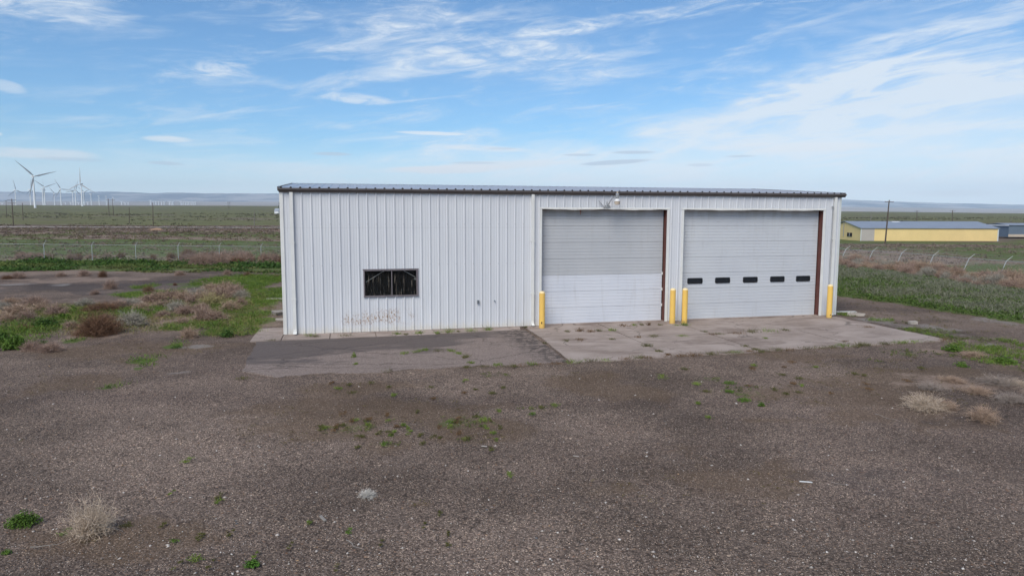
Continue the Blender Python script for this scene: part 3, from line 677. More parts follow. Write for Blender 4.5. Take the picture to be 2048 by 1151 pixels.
# door framing
def door_frame(Dx, nm):
    a, b, zt = Dx
    mb = MB(); xs_ = np.linspace(a-.10, b+.10, 26)
    for i in range(25):
        w0 = .010*math.sin(i*.55+a)+.006*math.sin(i*1.7); w1 = .010*math.sin((i+1)*.55+a)+.006*math.sin((i+1)*1.7)
        x0, x1 = xs_[i], xs_[i+1]
        vs = [(x0, -.037, zt-.012+w0), (x1, -.037, zt-.012+w1), (x1, -.037, zt+.05), (x0, -.037, zt+.05), (x0, .0, zt-.012+w0), (x1, .0, zt-.012+w1), (x1, -.03, zt+.062), (x0, -.03, zt+.062)]
        mb.add(vs, [(0, 1, 2, 3), (4, 5, 1, 0), (3, 2, 6, 7)])
    mb.build('header_trim', M['trimw'], bld)
    for s0, s1, mm in ((a-.085, a-.004, 'trimw'), (b+.004, b+.10, 'trimw')):
        mb = MB(); mb.box(s0, s1, -.038, -.001, .015, zt-.014); mb.build('jamb_trim', M[mm], bld)
    mb = MB(); mb.box(b+.002, b+.13, .003, .29, .0, zt+.1); mb.build('steel_jamb', M['red'], bld)
    mb = MB(); mb.box(a-.13, a-.002, .003, .29, .0, zt+.1); mb.build('steel_jamb', M['red'], bld)
    mb = MB(); mb.box(a-.002, b+.002, .004, .29, zt+.012, zt+.16); mb.build('steel_lintel', M['red'], bld)
    mb = MB(); mb.box(b-.035, b+.001, .262, .288, .0, zt); mb.build('gap_shade_strip', M['dark'], bld)  # dark strip painted in for the shaded gap between door and jamb
    mb = MB(); mb.box(a-.0, b+.0, .262, .288, zt-.05, zt+.01); mb.build('gap_shade_strip', M['dark'], bld)  # the same dark strip for the gap above the door
door_frame(D1, 'a'); door_frame(D2, 'b')
def door_panel(x0, x1, z0, z1, holes=()):
    """one sectional door panel with five shallow horizontal ribs, face at t=.24"""
    prof = [(z0, .252), (z0+.006, .240)]; n = 5; hh = (z1-z0)/n
    for i in range(n):
        zb = z0+i*hh
        if i: prof += [(zb-.012, .240), (zb, .250), (zb+.004, .250), (zb+.012, .240)]
    prof += [(z1-.008, .240), (z1-.002, .256)]
    mb = MB(); cuts = sorted([x0, x1]+[c for h_ in holes for c in h_[:2]])
    for xa, xb in zip(cuts[:-1], cuts[1:]):
        xm = (xa+xb)/2; hole = [h_ for h_ in holes if h_[0] < xm < h_[1]]
        for (za, ta), (zb, tb) in zip(prof[:-1], prof[1:]):
            if hole and hole[0][2]-.02 < (za+zb)/2 < hole[0][3]+.02: continue
            mb.add([(xa, ta, za), (xb, ta, za), (xb, tb, zb), (xa, tb, zb)], [(0, 1, 2, 3)])
        if hole: mb.add([(xa, .262, hole[0][2]-.08), (xb, .262, hole[0][2]-.08), (xb, .262, hole[0][3]+.08), (xa, .262, hole[0][3]+.08)], [(0, 1, 2, 3)])
    return mb
NS = 7; ZH = 4.24/NS
od = MB().box(D1[0]+.002, D1[1]-.03, .262, .30, .015, 4.25).build('overhead_door', M['door_old'], bld); od['label'] = 'overhead door with grey upper panels and three newer bright white lower panels'
for i in range(NS):
    pz = door_panel(D1[0]+.002, D1[1]-.03, .015+i*ZH, .015+(i+1)*ZH-.002)
    o = pz.build('door_panel', M['door_new'] if i < 3 else M['door_old'], od)
    o['label'] = 'newer bright white door panel' if i < 3 else 'weathered grey door panel'
mb = MB()
for i in range(1, 4):
    mb.box(D1[1]-.05, D1[1]-.004, .222, .242, .015+i*ZH-.05, .015+i*ZH+.05)
mb.build('hinge', M['trimw'], od)
# torn rag hanging from the head of the first door
mb = MB(); mb.add([(2.60, .22, 4.25), (2.68, .21, 4.25), (2.66, .20, 4.10), (2.615, .21, 4.02), (2.63, .205, 4.12)], [(0, 1, 2, 4), (4, 2, 3)])
mb.build('torn_seal', mat('torn_seal', painted((.36, .20, .15), .2, 9)), od)
od2 = MB().box(D2[0]+.002, D2[1]-.03, .262, .30, .015, 4.25).build('overhead_door', M['door_two'], bld); od2['label'] = 'pale overhead door with a row of five small black-framed windows'
wc = [7.375, 8.565, 9.785, 11.00, 12.18]
for i in range(NS):
    hz_ = [(c-.30, c+.30, 1.43, 1.60) for c in wc] if i == 2 else ()
    door_panel(D2[0]+.002, D2[1]-.03, .015+i*ZH, .015+(i+1)*ZH-.002, hz_).build('door_panel', M['door_two'], od2)
def rrect(hx, hz2, r, n=5):
    pts = []
    for cx, cz, a0 in ((hx-r, hz2-r, 0), (-hx+r, hz2-r, 90), (-hx+r, -hz2+r, 180), (hx-r, -hz2+r, 270)):
        for k in range(n+1): a = R(a0+90*k/n); pts.append((cx+r*math.cos(a), cz+r*math.sin(a)))
    return pts
for c in wc:
    zc = 1.517; o1, o2 = rrect(.322, .112, .05), rrect(.278, .072, .03); n = len(o1); mb = MB()
    vs = [(c+x_, .218, zc+z_) for x_, z_ in o1]+[(c+x_, .214, zc+z_) for x_, z_ in o2]+[(c+x_, .256, zc+z_) for x_, z_ in o1]+[(c+x_, .240, zc+z_) for x_, z_ in o2]
    fs = [(j, (j+1) % n, n+(j+1) % n, n+j) for j in range(n)]+[(j, 2*n+j, 2*n+(j+1) % n, (j+1) % n) for j in range(n)]+[(n+j, n+(j+1) % n, 3*n+(j+1) % n, 3*n+j) for j in range(n)]
    mb.add(vs, fs); mb.add([(c+x_, .234, zc+z_) for x_, z_ in rrect(.285, .078, .03)], [tuple(reversed(range(n)))], 1)
    mb.build('door_window', [M['rubber'], M['darkpane']], od2)
# sliding window
wx0, wx1, wz0, wz1 = WN
wn = MB(); f_ = .045
wn.box(wx0, wx1, -.045, .05, wz1-f_, wz1); wn.box(wx0, wx1, -.055, .05, wz0, wz0+f_)
wn.box(wx0, wx0+f_, -.045, .05, wz0+f_, wz1-f_); wn.box(wx1-f_-.02, wx1, -.045, .05, wz0+f_, wz1-f_)
xm = -4.285; wn.box(xm-.014, xm+.014, -.030, .02, wz0+f_, wz1-f_)
wn.box(wx0-.02, wx1+.02, -.050, -.046, wz1-.01, wz1+.02)
wno = wn.build('window', M['alu'], bld); wno['label'] = 'dark two-pane sliding window in a bronze frame'
for a, b, t_ in ((wx0+f_, xm-.014, -.012), (xm+.014, wx1-f_-.02, -.004)):
    MB().add([(a, t_, wz0+f_), (b, t_, wz0+f_), (b, t_, wz1-f_), (a, t_, wz1-f_)], [(0, 1, 2, 3)]).build('pane', M['glass'], wno)
MB().box(wx0, wx1, .10, .12, wz0-.05, wz1+.05).build('interior_dark_sheet', M['interior'], wno)  # black sheet stands in for the unlit room behind the panes
mb = MB()
def strip(p0, p1, w_, t_=.06):
    dx, dz = p1[0]-p0[0], p1[1]-p0[1]; L_ = math.hypot(dx, dz); nx_, nz_ = -dz/L_*w_/2, dx/L_*w_/2
    vs = [(p0[0]+nx_, t_, p0[1]+nz_), (p0[0]-nx_, t_, p0[1]-nz_), (p1[0]-nx_, t_, p1[1]-nz_), (p1[0]+nx_, t_, p1[1]+nz_)]
    mb.add(vs+[(a, b+.015, c) for a, b, c in vs], [(0, 1, 2, 3), (4, 0, 3, 7), (1, 5, 6, 2)])
strip((wx0+.09, 1.74), (wx0+.70, 2.11), .022); strip((-3.86, 2.11), (-3.46, 1.88), .024); strip((-3.50, 1.84), (-3.44, 1.80), .07)
mb.build('lath', mat('pale_lath', painted((.42, .40, .38), .2, 9)), wno)
# electric boxes on the wall
mb = MB(); mb.box(-1.285, -1.215, -.075, -.001, .90, 1.02); mb.box(-1.275, -1.225, -.082, -.075, .915, .955); mb.box(-1.275, -1.225, -.082, -.075, .965, 1.005)
mb.build('outlet_box', M['box'], bld, bevel=.004)
mb = MB(); mb.tube([(-.645, -.001, .98), (-.645, -.05, .98)], .022, 10); mb.tube([(-.645, -.05, .98), (-.645, -.06, .945)], .012, 8); mb.build('hose_tap', M['box'], bld)
# yard light: hangs from the wall on a bracket
yl = empty('yard_light', W(3.60, -.03, 4.36), YAW, label='dusk-to-dawn yard light with beige lens on a bent wall bracket above the first door', cat='light')
LX, LY = .215, -.42
mb = MB(); mb.tube([(-.0, -.03, .05), (-.01, -.16, .10), (.05, -.30, .28), (.13, -.40, .36), (LX, LY, .34)], .017, 8); mb.tube([(-.03, -.02, .18), (-.03, -.03, -.02)], .020, 8)
mb.box(-.10, .10, -.035, -.006, -.02, .045); mb.build('bracket', M['galv'], yl)
mb = MB(); mb.lathe([(.0, .0), (.055, -.005), (.062, .03), (.062, .19), (.045, .205), (0, .207)], 20, (LX, LY, .27)); mb.build('housing', M['galv'], yl, smooth=True)
mb = MB(); mb.lathe([(.06, .07), (.075, .05), (.115, .0), (.118, -.012), (.105, -.012)], 24, (LX, LY, .205)); mb.build('reflector', M['lampw'], yl, smooth=True)
mb = MB(); mb.lathe([(.108, .0), (.104, -.06), (.088, -.125), (.04, -.135), (0, -.136)], 24, (LX, LY, .195)); mb.build('lens', M['lens'], yl, smooth=True)
mb = MB(); mb.lathe([(.03, 0), (.034, .05), (.02, .062), (0, .064)], 14, (LX, LY, .475)); mb.build('photocell', M['lens'], yl, smooth=True)
mb = MB(); mb.tube([(-.36, -.05, .21), (-.22, -.05, .06), (-.13, -.04, -.04)], .014, 8); mb.tube([(-.13, -.04, -.04), (.02, -.04, -.09), (.03, -.02, -.03)], .008, 6); mb.build('conduit', M['galv'], yl)

# ------------------------------------------------------------------ bollards
bl = ['yellow bollard left of the first overhead door, dark gouge near its foot', 'yellow bollard at the right jamb of the first door, left one of the close pair',
      'yellow bollard at the left jamb of the windowed door, weeds at its foot', 'yellow bollard at the far right corner of the building']
src = None
for i, (s_, t_) in enumerate([(.99, -.50), (6.06, -.56), (6.54, -.60), (12.86, -.56)]):
    if src is None:
        src = empty('bollard', (0, 0, 0))
        MB().lathe([(0.105, 0), (.105, 1.255)], 28).build('post', M['yellow'], src, smooth=True)
        MB().lathe([(.106, 1.255), (.104, 1.275), (.085, 1.305), (.045, 1.325), (0, 1.33)], 28).build('cap', M['yellowcap'], src, smooth=True)
        o = src
    else: o = copy_tree(src)
    o.location = W(s_, t_, .012); o.rotation_euler = (0, 0, i*1.3); tag(o, bl[i], 'bollard', 'yellow bollards guarding the overhead doors')
    if i in (0, 2, 3):
        mb = MB(); dx = {0: -.01, 2: -.03, 3: .07}[i]; zc = {0: .20, 2: .085, 3: .12}[i]
        cx_, cy_, _ = W(s_, t_, 0); ang0 = math.atan2(-cy_, -cx_)+dx*7
        pts = []
        for k in range(10):
            a = 2*math.pi*k/10; w_, h_ = ((.022, .045) if i == 0 else (.05, .014) if i == 2 else (.02, .022)); rr_ = 1+random.uniform(-.25, .25)
            th_ = ang0+w_*math.cos(a)*rr_/.105; pts.append((.1065*math.cos(th_), .1065*math.sin(th_), zc+h_*math.sin(a)*rr_))
        mb.add(pts, [tuple(range(10))]); ch = mb.build('paint_chip', M['dark'], o)
        ch.rotation_euler = (0, 0, -i*1.3)

# ------------------------------------------------------------------ vegetation builders
def tri_ribbons(P0, dirs, length, width, segs, bend, r_):
    """curved tapering ribbons -> V,T ; P0 (n,3), dirs (n,3)"""
    n = len(P0); side = np.cross(dirs, r_.normal(size=(n, 3))); side /= np.linalg.norm(side, axis=1, keepdims=True)+1e-9
    V = np.zeros((n, segs+1, 2, 3)); 
    for k in range(segs+1):
        s = k/segs; c = P0+dirs*(length*s)[:, None]+bend*(length*s*s)[:, None]; w_ = (width*(1-.8*s))[:, None]*side/2
        V[:, k, 0] = c-w_; V[:, k, 1] = c+w_
    base = (np.arange(n)*(segs+1)*2)[:, None]; Ts = []
    for k in range(segs):
        a, b, c, d_ = base+2*k, base+2*k+1, base+2*k+2, base+2*k+3
        Ts += [np.concatenate([a, b, d_], 1), np.concatenate([a, d_, c], 1)]
    return V.reshape(-1, 3), np.concatenate(Ts)
def unit(n, r_):
    v = r_.normal(size=(n, 3)); return v/np.linalg.norm(v, axis=1, keepdims=True)
def tumbleweed_mesh(seed, ntw, wid, cols, squash=.75, fuzz=1.):
    r_ = np.random.default_rng(seed)
    d = unit(ntw, r_); d[:, 2] = np.abs(d[:, 2])*1.1-.12; d /= np.linalg.norm(d, axis=1, keepdims=True)
    L = r_.uniform(.68, .95, ntw)*(1+.16*np.sin(3*np.arctan2(d[:, 1], d[:, 0])+seed)+.10*np.sin(5*d[:, 0]+seed*2)*np.cos(4*d[:, 1]))
    P0 = unit(ntw, r_)*.12; P0[:, 2] = np.abs(P0[:, 2])
    curl = np.cross(d, unit(ntw, r_))*.55
    V1, T1 = tri_ribbons(P0, d, L*.85, np.full(ntw, wid*1.5), 4, curl, r_)
    m = ntw*6; k = r_.integers(0, ntw, m); s = r_.uniform(.35, 1., m)
    base = P0[k]+d[k]*(L[k]*.85*s)[:, None]+curl[k]*(L[k]*.85*s*s)[:, None]
    d2 = d[k]*.35+unit(m, r_)*1.0*fuzz; d2 /= np.linalg.norm(d2, axis=1, keepdims=True)
    V2, T2 = tri_ribbons(base, d2, r_.uniform(.08, .26, m), np.full(m, wid), 2, unit(m, r_)*.5, r_)
    V = np.vstack([V1, V2]); T_ = np.vstack([T1, T2+len(V1)])
    V[:, 2] = np.maximum(V[:, 2]*squash, 0.0)
    c = np.vstack([np.repeat(r_.uniform(0, 1, ntw), 10)[:, None], np.repeat(r_.uniform(0, 1, m), 6)[:, None]])
    C = np.array(cols[0])*(1-c)+np.array(cols[1])*c
    return V, T_, C
TAN = ((.20, .135, .095), (.56, .41, .30)); PINK = ((.17, .115, .088), (.47, .335, .265)); RED = ((.085, .045, .028), (.27, .155, .095)); GREY = ((.20, .185, .15), (.44, .40, .33)); STRAW = ((.2, .17, .08), (.46, .4, .2))
def veg_src(name, data, m):
    o = tri_mesh(name, *data, m); return o.data
tw = {}
for nm, cols in (('tan', TAN), ('pink', PINK), ('red', RED), ('grey', GREY), ('straw', STRAW)):
    tw[nm] = []
    for k in range(3):
        data = tumbleweed_mesh(100+k*7+len(nm), 420, .017, cols); me = bpy.data.meshes.new('t')
        o = tri_mesh('dry_bush', *data, M['twig']); tw[nm].append(o.data); COL.objects.unlink(o); bpy.data.objects.remove(o)
near = {}
for nm, cols, ntw_, wd in (('bigred', RED, 1300, .009), ('tan', TAN, 420, .011), ('grey', ((.20, .16, .13), (.42, .35, .30)), 380, .009), ('fluff', ((.4, .38, .34), (.7, .66, .6)), 300, .016), ('pale', ((.32, .25, .18), (.68, .55, .43)), 460, .010)):
    o = tri_mesh('dry_bush', *tumbleweed_mesh(300+len(nm), ntw_, wd, cols, .6, 1.2), M['twig']); near[nm] = o.data; COL.objects.unlink(o); bpy.data.objects.remove(o)
def bush(meshes, x, y, wd, ht, label, cat, group=None, name='tumbleweed', dz=0.):
    me = meshes if isinstance(meshes, bpy.types.Mesh) else random.choice(meshes)
    o = bpy.data.objects.new(name, me); COL.objects.link(o); o.location = (x, y, tz(x, y)-.02+dz)
    o.scale = (wd*1.15, wd*random.uniform(.9, 1.2), ht*1.35/.75); o.rotation_euler = (0, 0, random.uniform(0, 6.28)); return tag(o, label, cat, group)
def bush_px(meshes, u, v, du, hpx, *a, **k):
    """du half width, hpx height in photo pixels; v is the foot"""
    x, y = G(u, v); return bush(meshes, x, y, du*y/F_PX, hpx*y/F_PX, *a, **k)

# ---- leafy weeds: a mesh of many small leaves in a low dome
def leafy(points, rad, hgt, nleaf, size, cols, r_):
    """points (n,3) bases"""
    n = len(points); N = n*nleaf
    b = np.repeat(points, nleaf, 0); rd = np.repeat(rad, nleaf); hh = np.repeat(hgt, nleaf)
    a = r_.uniform(0, 2*np.pi, N); q = np.sqrt(r_.uniform(0, 1, N)); 
    z = r_.uniform(.05, 1, N)*(1-.7*q**2)
    c = b+np.stack([np.cos(a)*q*rd, np.sin(a)*q*rd, z*hh], -1)
    ax = unit(N, r_); ax[:, 2] = ax[:, 2]*.6+.25; ax /= np.linalg.norm(ax, axis=1, keepdims=True)
    sd = np.cross(ax, unit(N, r_)); sd /= np.linalg.norm(sd, axis=1, keepdims=True)+1e-9
    L = (r_.uniform(.6, 1.3, N)*np.repeat(size, nleaf))[:, None]; 
    V = np.stack([c-ax*L*.5, c+sd*L*.22, c+ax*L*.5, c-sd*L*.22], 1).reshape(-1, 3)
    k = (np.arange(N)*4)[:, None]; T_ = np.concatenate([np.concatenate([k, k+1, k+2], 1), np.concatenate([k, k+2, k+3], 1)])
    t = np.clip(np.repeat(r_.uniform(0, 1, n), nleaf)*.6+r_.uniform(0, .4, N), 0, 1)[:, None]
    C = np.array(cols[0])*(1-t)+np.array(cols[1])*t
    return V, T_, np.repeat(C, 4, 0)
def blades(points, hgt, wid, nb, spread, cols, r_, lean=.5):
    n = len(points); N = n*nb; b = np.repeat(points, nb, 0).copy(); b[:, :2] += r_.normal(size=(N, 2))*np.repeat(spread, nb)[:, None]
    d = np.stack([r_.normal(size=N)*lean, r_.normal(size=N)*lean, np.ones(N)], -1); d /= np.linalg.norm(d, axis=1, keepdims=True)
    V, T_ = tri_ribbons(b, d, np.repeat(hgt, nb)*r_.uniform(.5, 1.2, N), np.full(N, wid), 2, np.stack([r_.normal(size=N)*.3, r_.normal(size=N)*.3, -np.full(N, .12)], -1), r_)
    t = np.clip(np.repeat(r_.uniform(0, 1, n), nb)*.6+r_.uniform(0, .4, N), 0, 1)[:, None]
    return V, T_, np.repeat(np.array(cols[0])*(1-t)+np.array(cols[1])*t, 6, 0)
def merge(L):
    Vs, Ts, Cs = [], [], []; o = 0
    for v, t, c in L: Vs.append(v); Ts.append(t+o); Cs.append(c); o += len(v)
    return np.vstack(Vs), np.vstack(Ts), np.vstack(Cs)
def pts3(x, y): return np.stack([x, y, terrain(x, y)], -1)
def in_ell(L, dens, r_, cap=None):
    xs_, ys_ = [], []
    for cx, cy, rx, ry in L:
        n = max(3, int(math.pi*rx*ry*dens)); n = min(n, cap or n)
        a = r_.uniform(0, 6.283, n); q = np.sqrt(r_.uniform(0, 1, n)); xs_.append(cx+np.cos(a)*q*rx); ys_.append(cy+np.sin(a)*q*ry)
    return np.concatenate(xs_), np.concatenate(ys_)
GRN = ((.034, .068, .010), (.140, .235, .035)); DGRN = ((.022, .050, .010), (.075, .145, .026)); YGRN = ((.07, .11, .018), (.21, .28, .05)); OLV = ((.07, .07, .022), (.13, .125, .04)); GG = ((.050, .070, .024), (.150, .180, .075)); RUS = ((.10, .06, .03), (.20, .12, .06)); LIL = ((.10, .11, .07), (.26, .25, .19))
r_ = np.random.default_rng(42)
def off_building(x, y):
    s_ = x*cY+(y-DB)*sY; t_ = -x*sY+(y-DB)*cY
    return ~((s_ > -8.9) & (s_ < 13.7) & (t_ > -1.1) & (t_ < DEP+.3)) & ~((s_ > -8.5) & (s_ < 13.4) & (t_ > -6.3) & (t_ < 0))
# left bed of grass and forbs
x, y = in_ell(GREEN[:20], 17, r_, 4000); ok = off_building(x, y); x, y = x[ok], y[ok]; n = len(x)
k = fbm(x*.8, y*.8, 3); k2 = fbm(x*.5+9, y*.6, 3)
L1 = leafy(pts3(x, y), r_.uniform(.10, .28, n), (.07+.28*sm(k, .4, .7))*r_.uniform(.5, 1.2, n), 22, np.full(n, .052), GRN, r_)
L2 = blades(pts3(x+.1, y+.1), r_.uniform(.08, .24, n), .012, 10, np.full(n, .14), YGRN, r_)
x3, y3 = in_ell(DRY[:6], 20, r_, 5000); ok = off_building(x3, y3); x3, y3 = x3[ok], y3[ok]
L3 = blades(pts3(x3, y3), r_.uniform(.05, .18, len(x3)), .012, 8, np.full(len(x3), .12), ((.10, .10, .03), (.34, .28, .13)), r_)
x4, y4 = in_ell(DRY[:2]+[ell(60, 640, 80, 40)], 7, r_, 2600); ok = off_building(x4, y4) & (fbm(x4*.7+3, y4*.7, 3) > .46); x4, y4 = x4[ok], y4[ok]; n4 = len(x4)
L4 = leafy(pts3(x4, y4), r_.uniform(.08, .3, n4), r_.uniform(.06, .28, n4), 22, np.full(n4, .05), ((.045, .065, .018), (.15, .19, .06)), r_)
o = tri_mesh('grass', *merge([L1, L2, L3, L4]), M['leaf'], kind='stuff'); tag(o, 'bright green grass and low weeds growing left of the building', 'grass')
# sparse ground-hugging weeds on the gravel
x, y = in_ell(GREEN[20:], 26, r_, 4000); ok = off_building(x, y); x, y = x[ok], y[ok]
kk = fbm(x*2.5, y*2.5, 4) > .47; x, y = x[kk], y[kk]; n = len(x)
L1 = leafy(pts3(x, y), r_.uniform(.03, .12, n), r_.uniform(.02, .09, n), 14, np.full(n, .040), ((.05, .062, .018), (.15, .165, .045)), r_)
x, y = in_ell(MOSS, 9, r_, 2200); ok = off_building(x, y); x, y = x[ok], y[ok]; kk = fbm(x*1.2, y*1.2, 3) > .5; x, y = x[kk], y[kk]; n = len(x)
L2 = leafy(pts3(x, y), r_.uniform(.03, .10, n), r_.uniform(.01, .04, n), 8, np.full(n, .03), ((.075, .05, .022), (.15, .125, .045)), r_)
tag(tri_mesh('ground_cover', *merge([L1, L2]), M['leaf'], kind='stuff'), 'sparse low weeds and moss scattered over the gravel yard', 'weeds')
x, y = in_ell([ell(*q) for q in [(1815, 661, 42, 4.5), (1865, 672, 36, 5.5), (1905, 686, 26, 8), (2015, 705, 40, 16), (1985, 722, 40, 9), (1690, 630, 18, 3), (1760, 640, 26, 3), (1965, 700, 44, 8), (2045, 690, 24, 14)]], 45, r_, 1500); ok = off_building(x, y); x, y = x[ok], y[ok]; n = len(x)
tag(tri_mesh('grass_verge', *merge([leafy(pts3(x, y), r_.uniform(.05, .16, n), r_.uniform(.04, .14, n), 12, np.full(n, .04), GRN, r_), blades(pts3(x, y), r_.uniform(.06, .2, n), .010, 7, np.full(n, .08), YGRN, r_)]), M['leaf'], kind='stuff'), 'grass growing off the right edge of the concrete apron', 'grass')
# tall green strip in front of the left fence
N = 5200; x = r_.uniform(-62, -11, N); y = r_.uniform(48.8, 60, N)+fbm(x/4, x*0, 3)*3-1.5; kk = fbm(x/3, y/1.4, 3) > np.where(y < 52.5, .53, .38); x, y = x[kk], y[kk]; n = len(x)
hk = fbm(x/2.2+3, y/1.6, 4); fr = y < 53.2; P_ = pts3(x, y)
hh_ = r_.uniform(.10, .45, n)*(.12+1.4*sm(hk, .38, .68)); hh_[fr] *= .6
L1 = merge([leafy(P_[m_], r_.uniform(.3, .8, m_.sum()), hh_[m_], 20, np.full(m_.sum(), .17), cl_, r_) for m_, cl_ in ((hk > .55, DGRN), ((hk <= .55) & ~fr, ((.050, .070, .018), (.15, .19, .05))), ((hk <= .55) & fr, ((.055, .06, .018), (.14, .15, .05))))])
tag(tri_mesh('weed_bank', *L1, M['leaf'], kind='stuff'), 'tall dark green weeds in a band before the left fence', 'weeds')
# right field
N = 15000; x = r_.uniform(14.5, 40, N); y = r_.uniform(19, 62, N); fx = 17.2+(34.4-y)*.26+(fbm(x/1.4, y/1.4, 3)-.5)
kk = (x > fx) & (x < 30.5+np.maximum(0, 40-y)*.3+(fbm(x/3, y/3, 2)-.5)*3); x, y, fx = x[kk], y[kk], fx[kk]; n = len(x)
gk = sm(fbm(x/2.2+4, y/2.2, 4), .42, .58); rim = x-fx < 1.5
grn = (r_.uniform(0, 1, n) < gk*.75) | rim
L1 = leafy(pts3(x[grn], y[grn]), r_.uniform(.12, .4, grn.sum()), r_.uniform(.08, .26, grn.sum())*(1+.5*rim[grn]), 15, np.full(grn.sum(), .10), ((.034, .062, .012), (.11, .175, .035)), r_)
L2 = leafy(pts3(x[~grn], y[~grn]), r_.uniform(.2, .5, (~grn).sum()), r_.uniform(.08, .20, (~grn).sum()), 12, np.full((~grn).sum(), .10), GG, r_)
L3 = blades(pts3(x[~grn], y[~grn]), np.full((~grn).sum(), .30), .022, 7, np.full((~grn).sum(), .22), LIL, r_)
tag(tri_mesh('field_weeds', *merge([L1, L2, L3]), M['leaf'], kind='stuff'), 'grey-green weeds carpeting the field right of the building', 'weeds')
# brush in the fields beyond the fences
N = 9000; x = r_.uniform(-150, 20, N); y = r_.uniform(61, 240, N); kk = (x > -.85*y) & (x < -.2*y+6); x, y = x[kk], y[kk]
g_, d_, *_ = covers(x, y); kk = r_.uniform(0, 1, len(x)) < np.maximum(d_, .25*g_)+.5*(y < 100); x, y, g2 = x[kk], y[kk], g_[kk]; n = len(x)
c_ = r_.uniform(0, 1, n) < g2*.45
A = [leafy(pts3(x[m_], y[m_]), r_.uniform(.3, 1.1, m_.sum()), r_.uniform(.10, .42, m_.sum()), 14, .13+y[m_]*.0011, cl_, r_) for m_, cl_ in ((c_, OLV), (~c_ & (r_.uniform(0, 1, n) < .5), ((.11, .078, .06), (.25, .18, .14))), (~c_, ((.12, .09, .072), (.22, .17, .135))))]
N = 5000; x = r_.uniform(14, 150, N); y = r_.uniform(64, 172, N); kk = (x > .42*y) & (x < .85*y) & ~((x > 62) & (y > 163)); x, y = x[kk], y[kk]
g_, d_, *_ = covers(x, y); kk = r_.uniform(0, 1, len(x)) < np.maximum(d_*.9, .15); x, y = x[kk], y[kk]; n = len(x)
A.append(leafy(pts3(x, y), r_.uniform(.3, 1.0, n), r_.uniform(.08, .34, n), 14, .12+y*.0011, ((.11, .085, .066), (.24, .18, .145)), r_))
N = 9000; x = r_.uniform(-700, 700, N); y = r_.uniform(230, 900, N); kk = (np.abs(x) < .85*y) & ((x < -.3*y) | (x > .45*y)); x, y = x[kk], y[kk]; kk = fbm(x/50, y/40, 3) > .50; x, y = x[kk], y[kk]; n = len(x)
A.append(leafy(pts3(x, y), r_.uniform(.6, 2.0, n), r_.uniform(.2, .8, n), 10, .3+y*.0009, ((.035, .034, .018), (.085, .075, .04)), r_))
tag(tri_mesh('sagebrush', *merge(A), M['leaf'], kind='stuff'), 'low brown and olive brush covering the plain beyond the fences', 'brush')

N = 2600; x = r_.uniform(12.5, 24, N); y = r_.uniform(19, 46, N); fx = 17.2+(34.4-y)*.26; kk = (x < fx+.3) & (x > 13.2+(30-y)*.35) & off_building(x, y) & (fbm(x*1.2, y*1.2, 3) > .47); x, y = x[kk], y[kk]; n = len(x)
tag(tri_mesh('dry_grass', *merge([blades(pts3(x, y), r_.uniform(.03, .12, n), .012, 7, np.full(n, .10), ((.09, .075, .04), (.24, .18, .12)), r_), leafy(pts3(x[::3], y[::3]), r_.uniform(.04, .14, len(x[::3])), r_.uniform(.02, .07, len(x[::3])), 9, np.full(len(x[::3]), .04), OLV, r_)]), M['leaf'], kind='stuff'), 'thin dry grass on the brown strip between the apron and the right field', 'grass')
# ---- individual bushes left of the building
g_l = 'dry tumbleweeds heaped among the weeds left of the building'
t_l = 'pinkish brown dry tumbleweed in the heap left of the building'
bush_px(near['bigred'], 198, 668, 50, 48, 'large round reddish-brown dry bush at the edge of the left weed bed', 'bush', name='dry_bush')
bush_px(near['bigred'], 205, 622, 40, 20, 'broad brown dry bush behind the large reddish bush on the left', 'bush', name='dry_bush')
bush_px(tw['pink'], 66, 699, 26, 18, 'low flat dry bush beside the green weeds at the left edge of the yard', 'bush', name='dry_bush')
bush_px(tw['pink'], 102, 701, 28, 17, 'low flat dry bush to the right of its twin below the left weed bed', 'bush', name='dry_bush')
bush_px(tw['red'], 50, 657, 20, 9, 'small brown sprawling dry bush amid the leafy weeds at far left', 'bush', name='dry_bush')
bush_px(tw['tan'], 378, 674, 21, 20, 'small tan dry tuft alone in the grass left of the building', 'bush', name='dry_bush')
bush_px(tw['straw'], 425, 613, 34, 26, 'straw-yellow dry bush in the middle of the left weed bed', 'bush', name='dry_bush')
bush_px(tw['grey'], 265, 650, 36, 26, 'grey-green dry bush to the right of the large reddish bush', 'bush', name='dry_bush')
bush_px(tw['pink'], 140, 655, 22, 14, 'small pink dry bush just left of the large reddish bush', 'bush', name='dry_bush')
for u, v, du, hp in [(8, 618, 26, 15), (35, 628, 34, 20), (70, 612, 30, 20), (15, 640, 20, 14), (55, 638, 24, 18), (110, 628, 26, 20), (85, 622, 26, 18), (170, 612, 22, 16), (238, 615, 22, 16), (262, 612, 28, 16), (285, 618, 24, 14), (300, 604, 24, 18),
                     (322, 603, 28, 20), (345, 600, 30, 20), (365, 602, 26, 20), (388, 608, 30, 20), (410, 606, 26, 24), (400, 622, 24, 16), (350, 622, 30, 20), (372, 628, 28, 20), (330, 614, 26, 14), (440, 598, 30, 24), (425, 584, 26, 18), (452, 585, 26, 22),
                     (470, 590, 26, 22), (486, 596, 20, 16), (405, 638, 34, 26), (430, 640, 30, 20), (460, 620, 28, 18), (480, 610, 20, 16), (365, 645, 18, 10), (215, 640, 20, 12), (325, 632, 20, 12), (395, 592, 24, 16), (20, 606, 24, 12), (300, 625, 18, 10)]:
    bush_px(tw[random.choice(['pink', 'pink', 'tan', 'pink', 'grey'])], u+random.uniform(-3, 3), v, du, hp, t_l, 'bush', g_l)
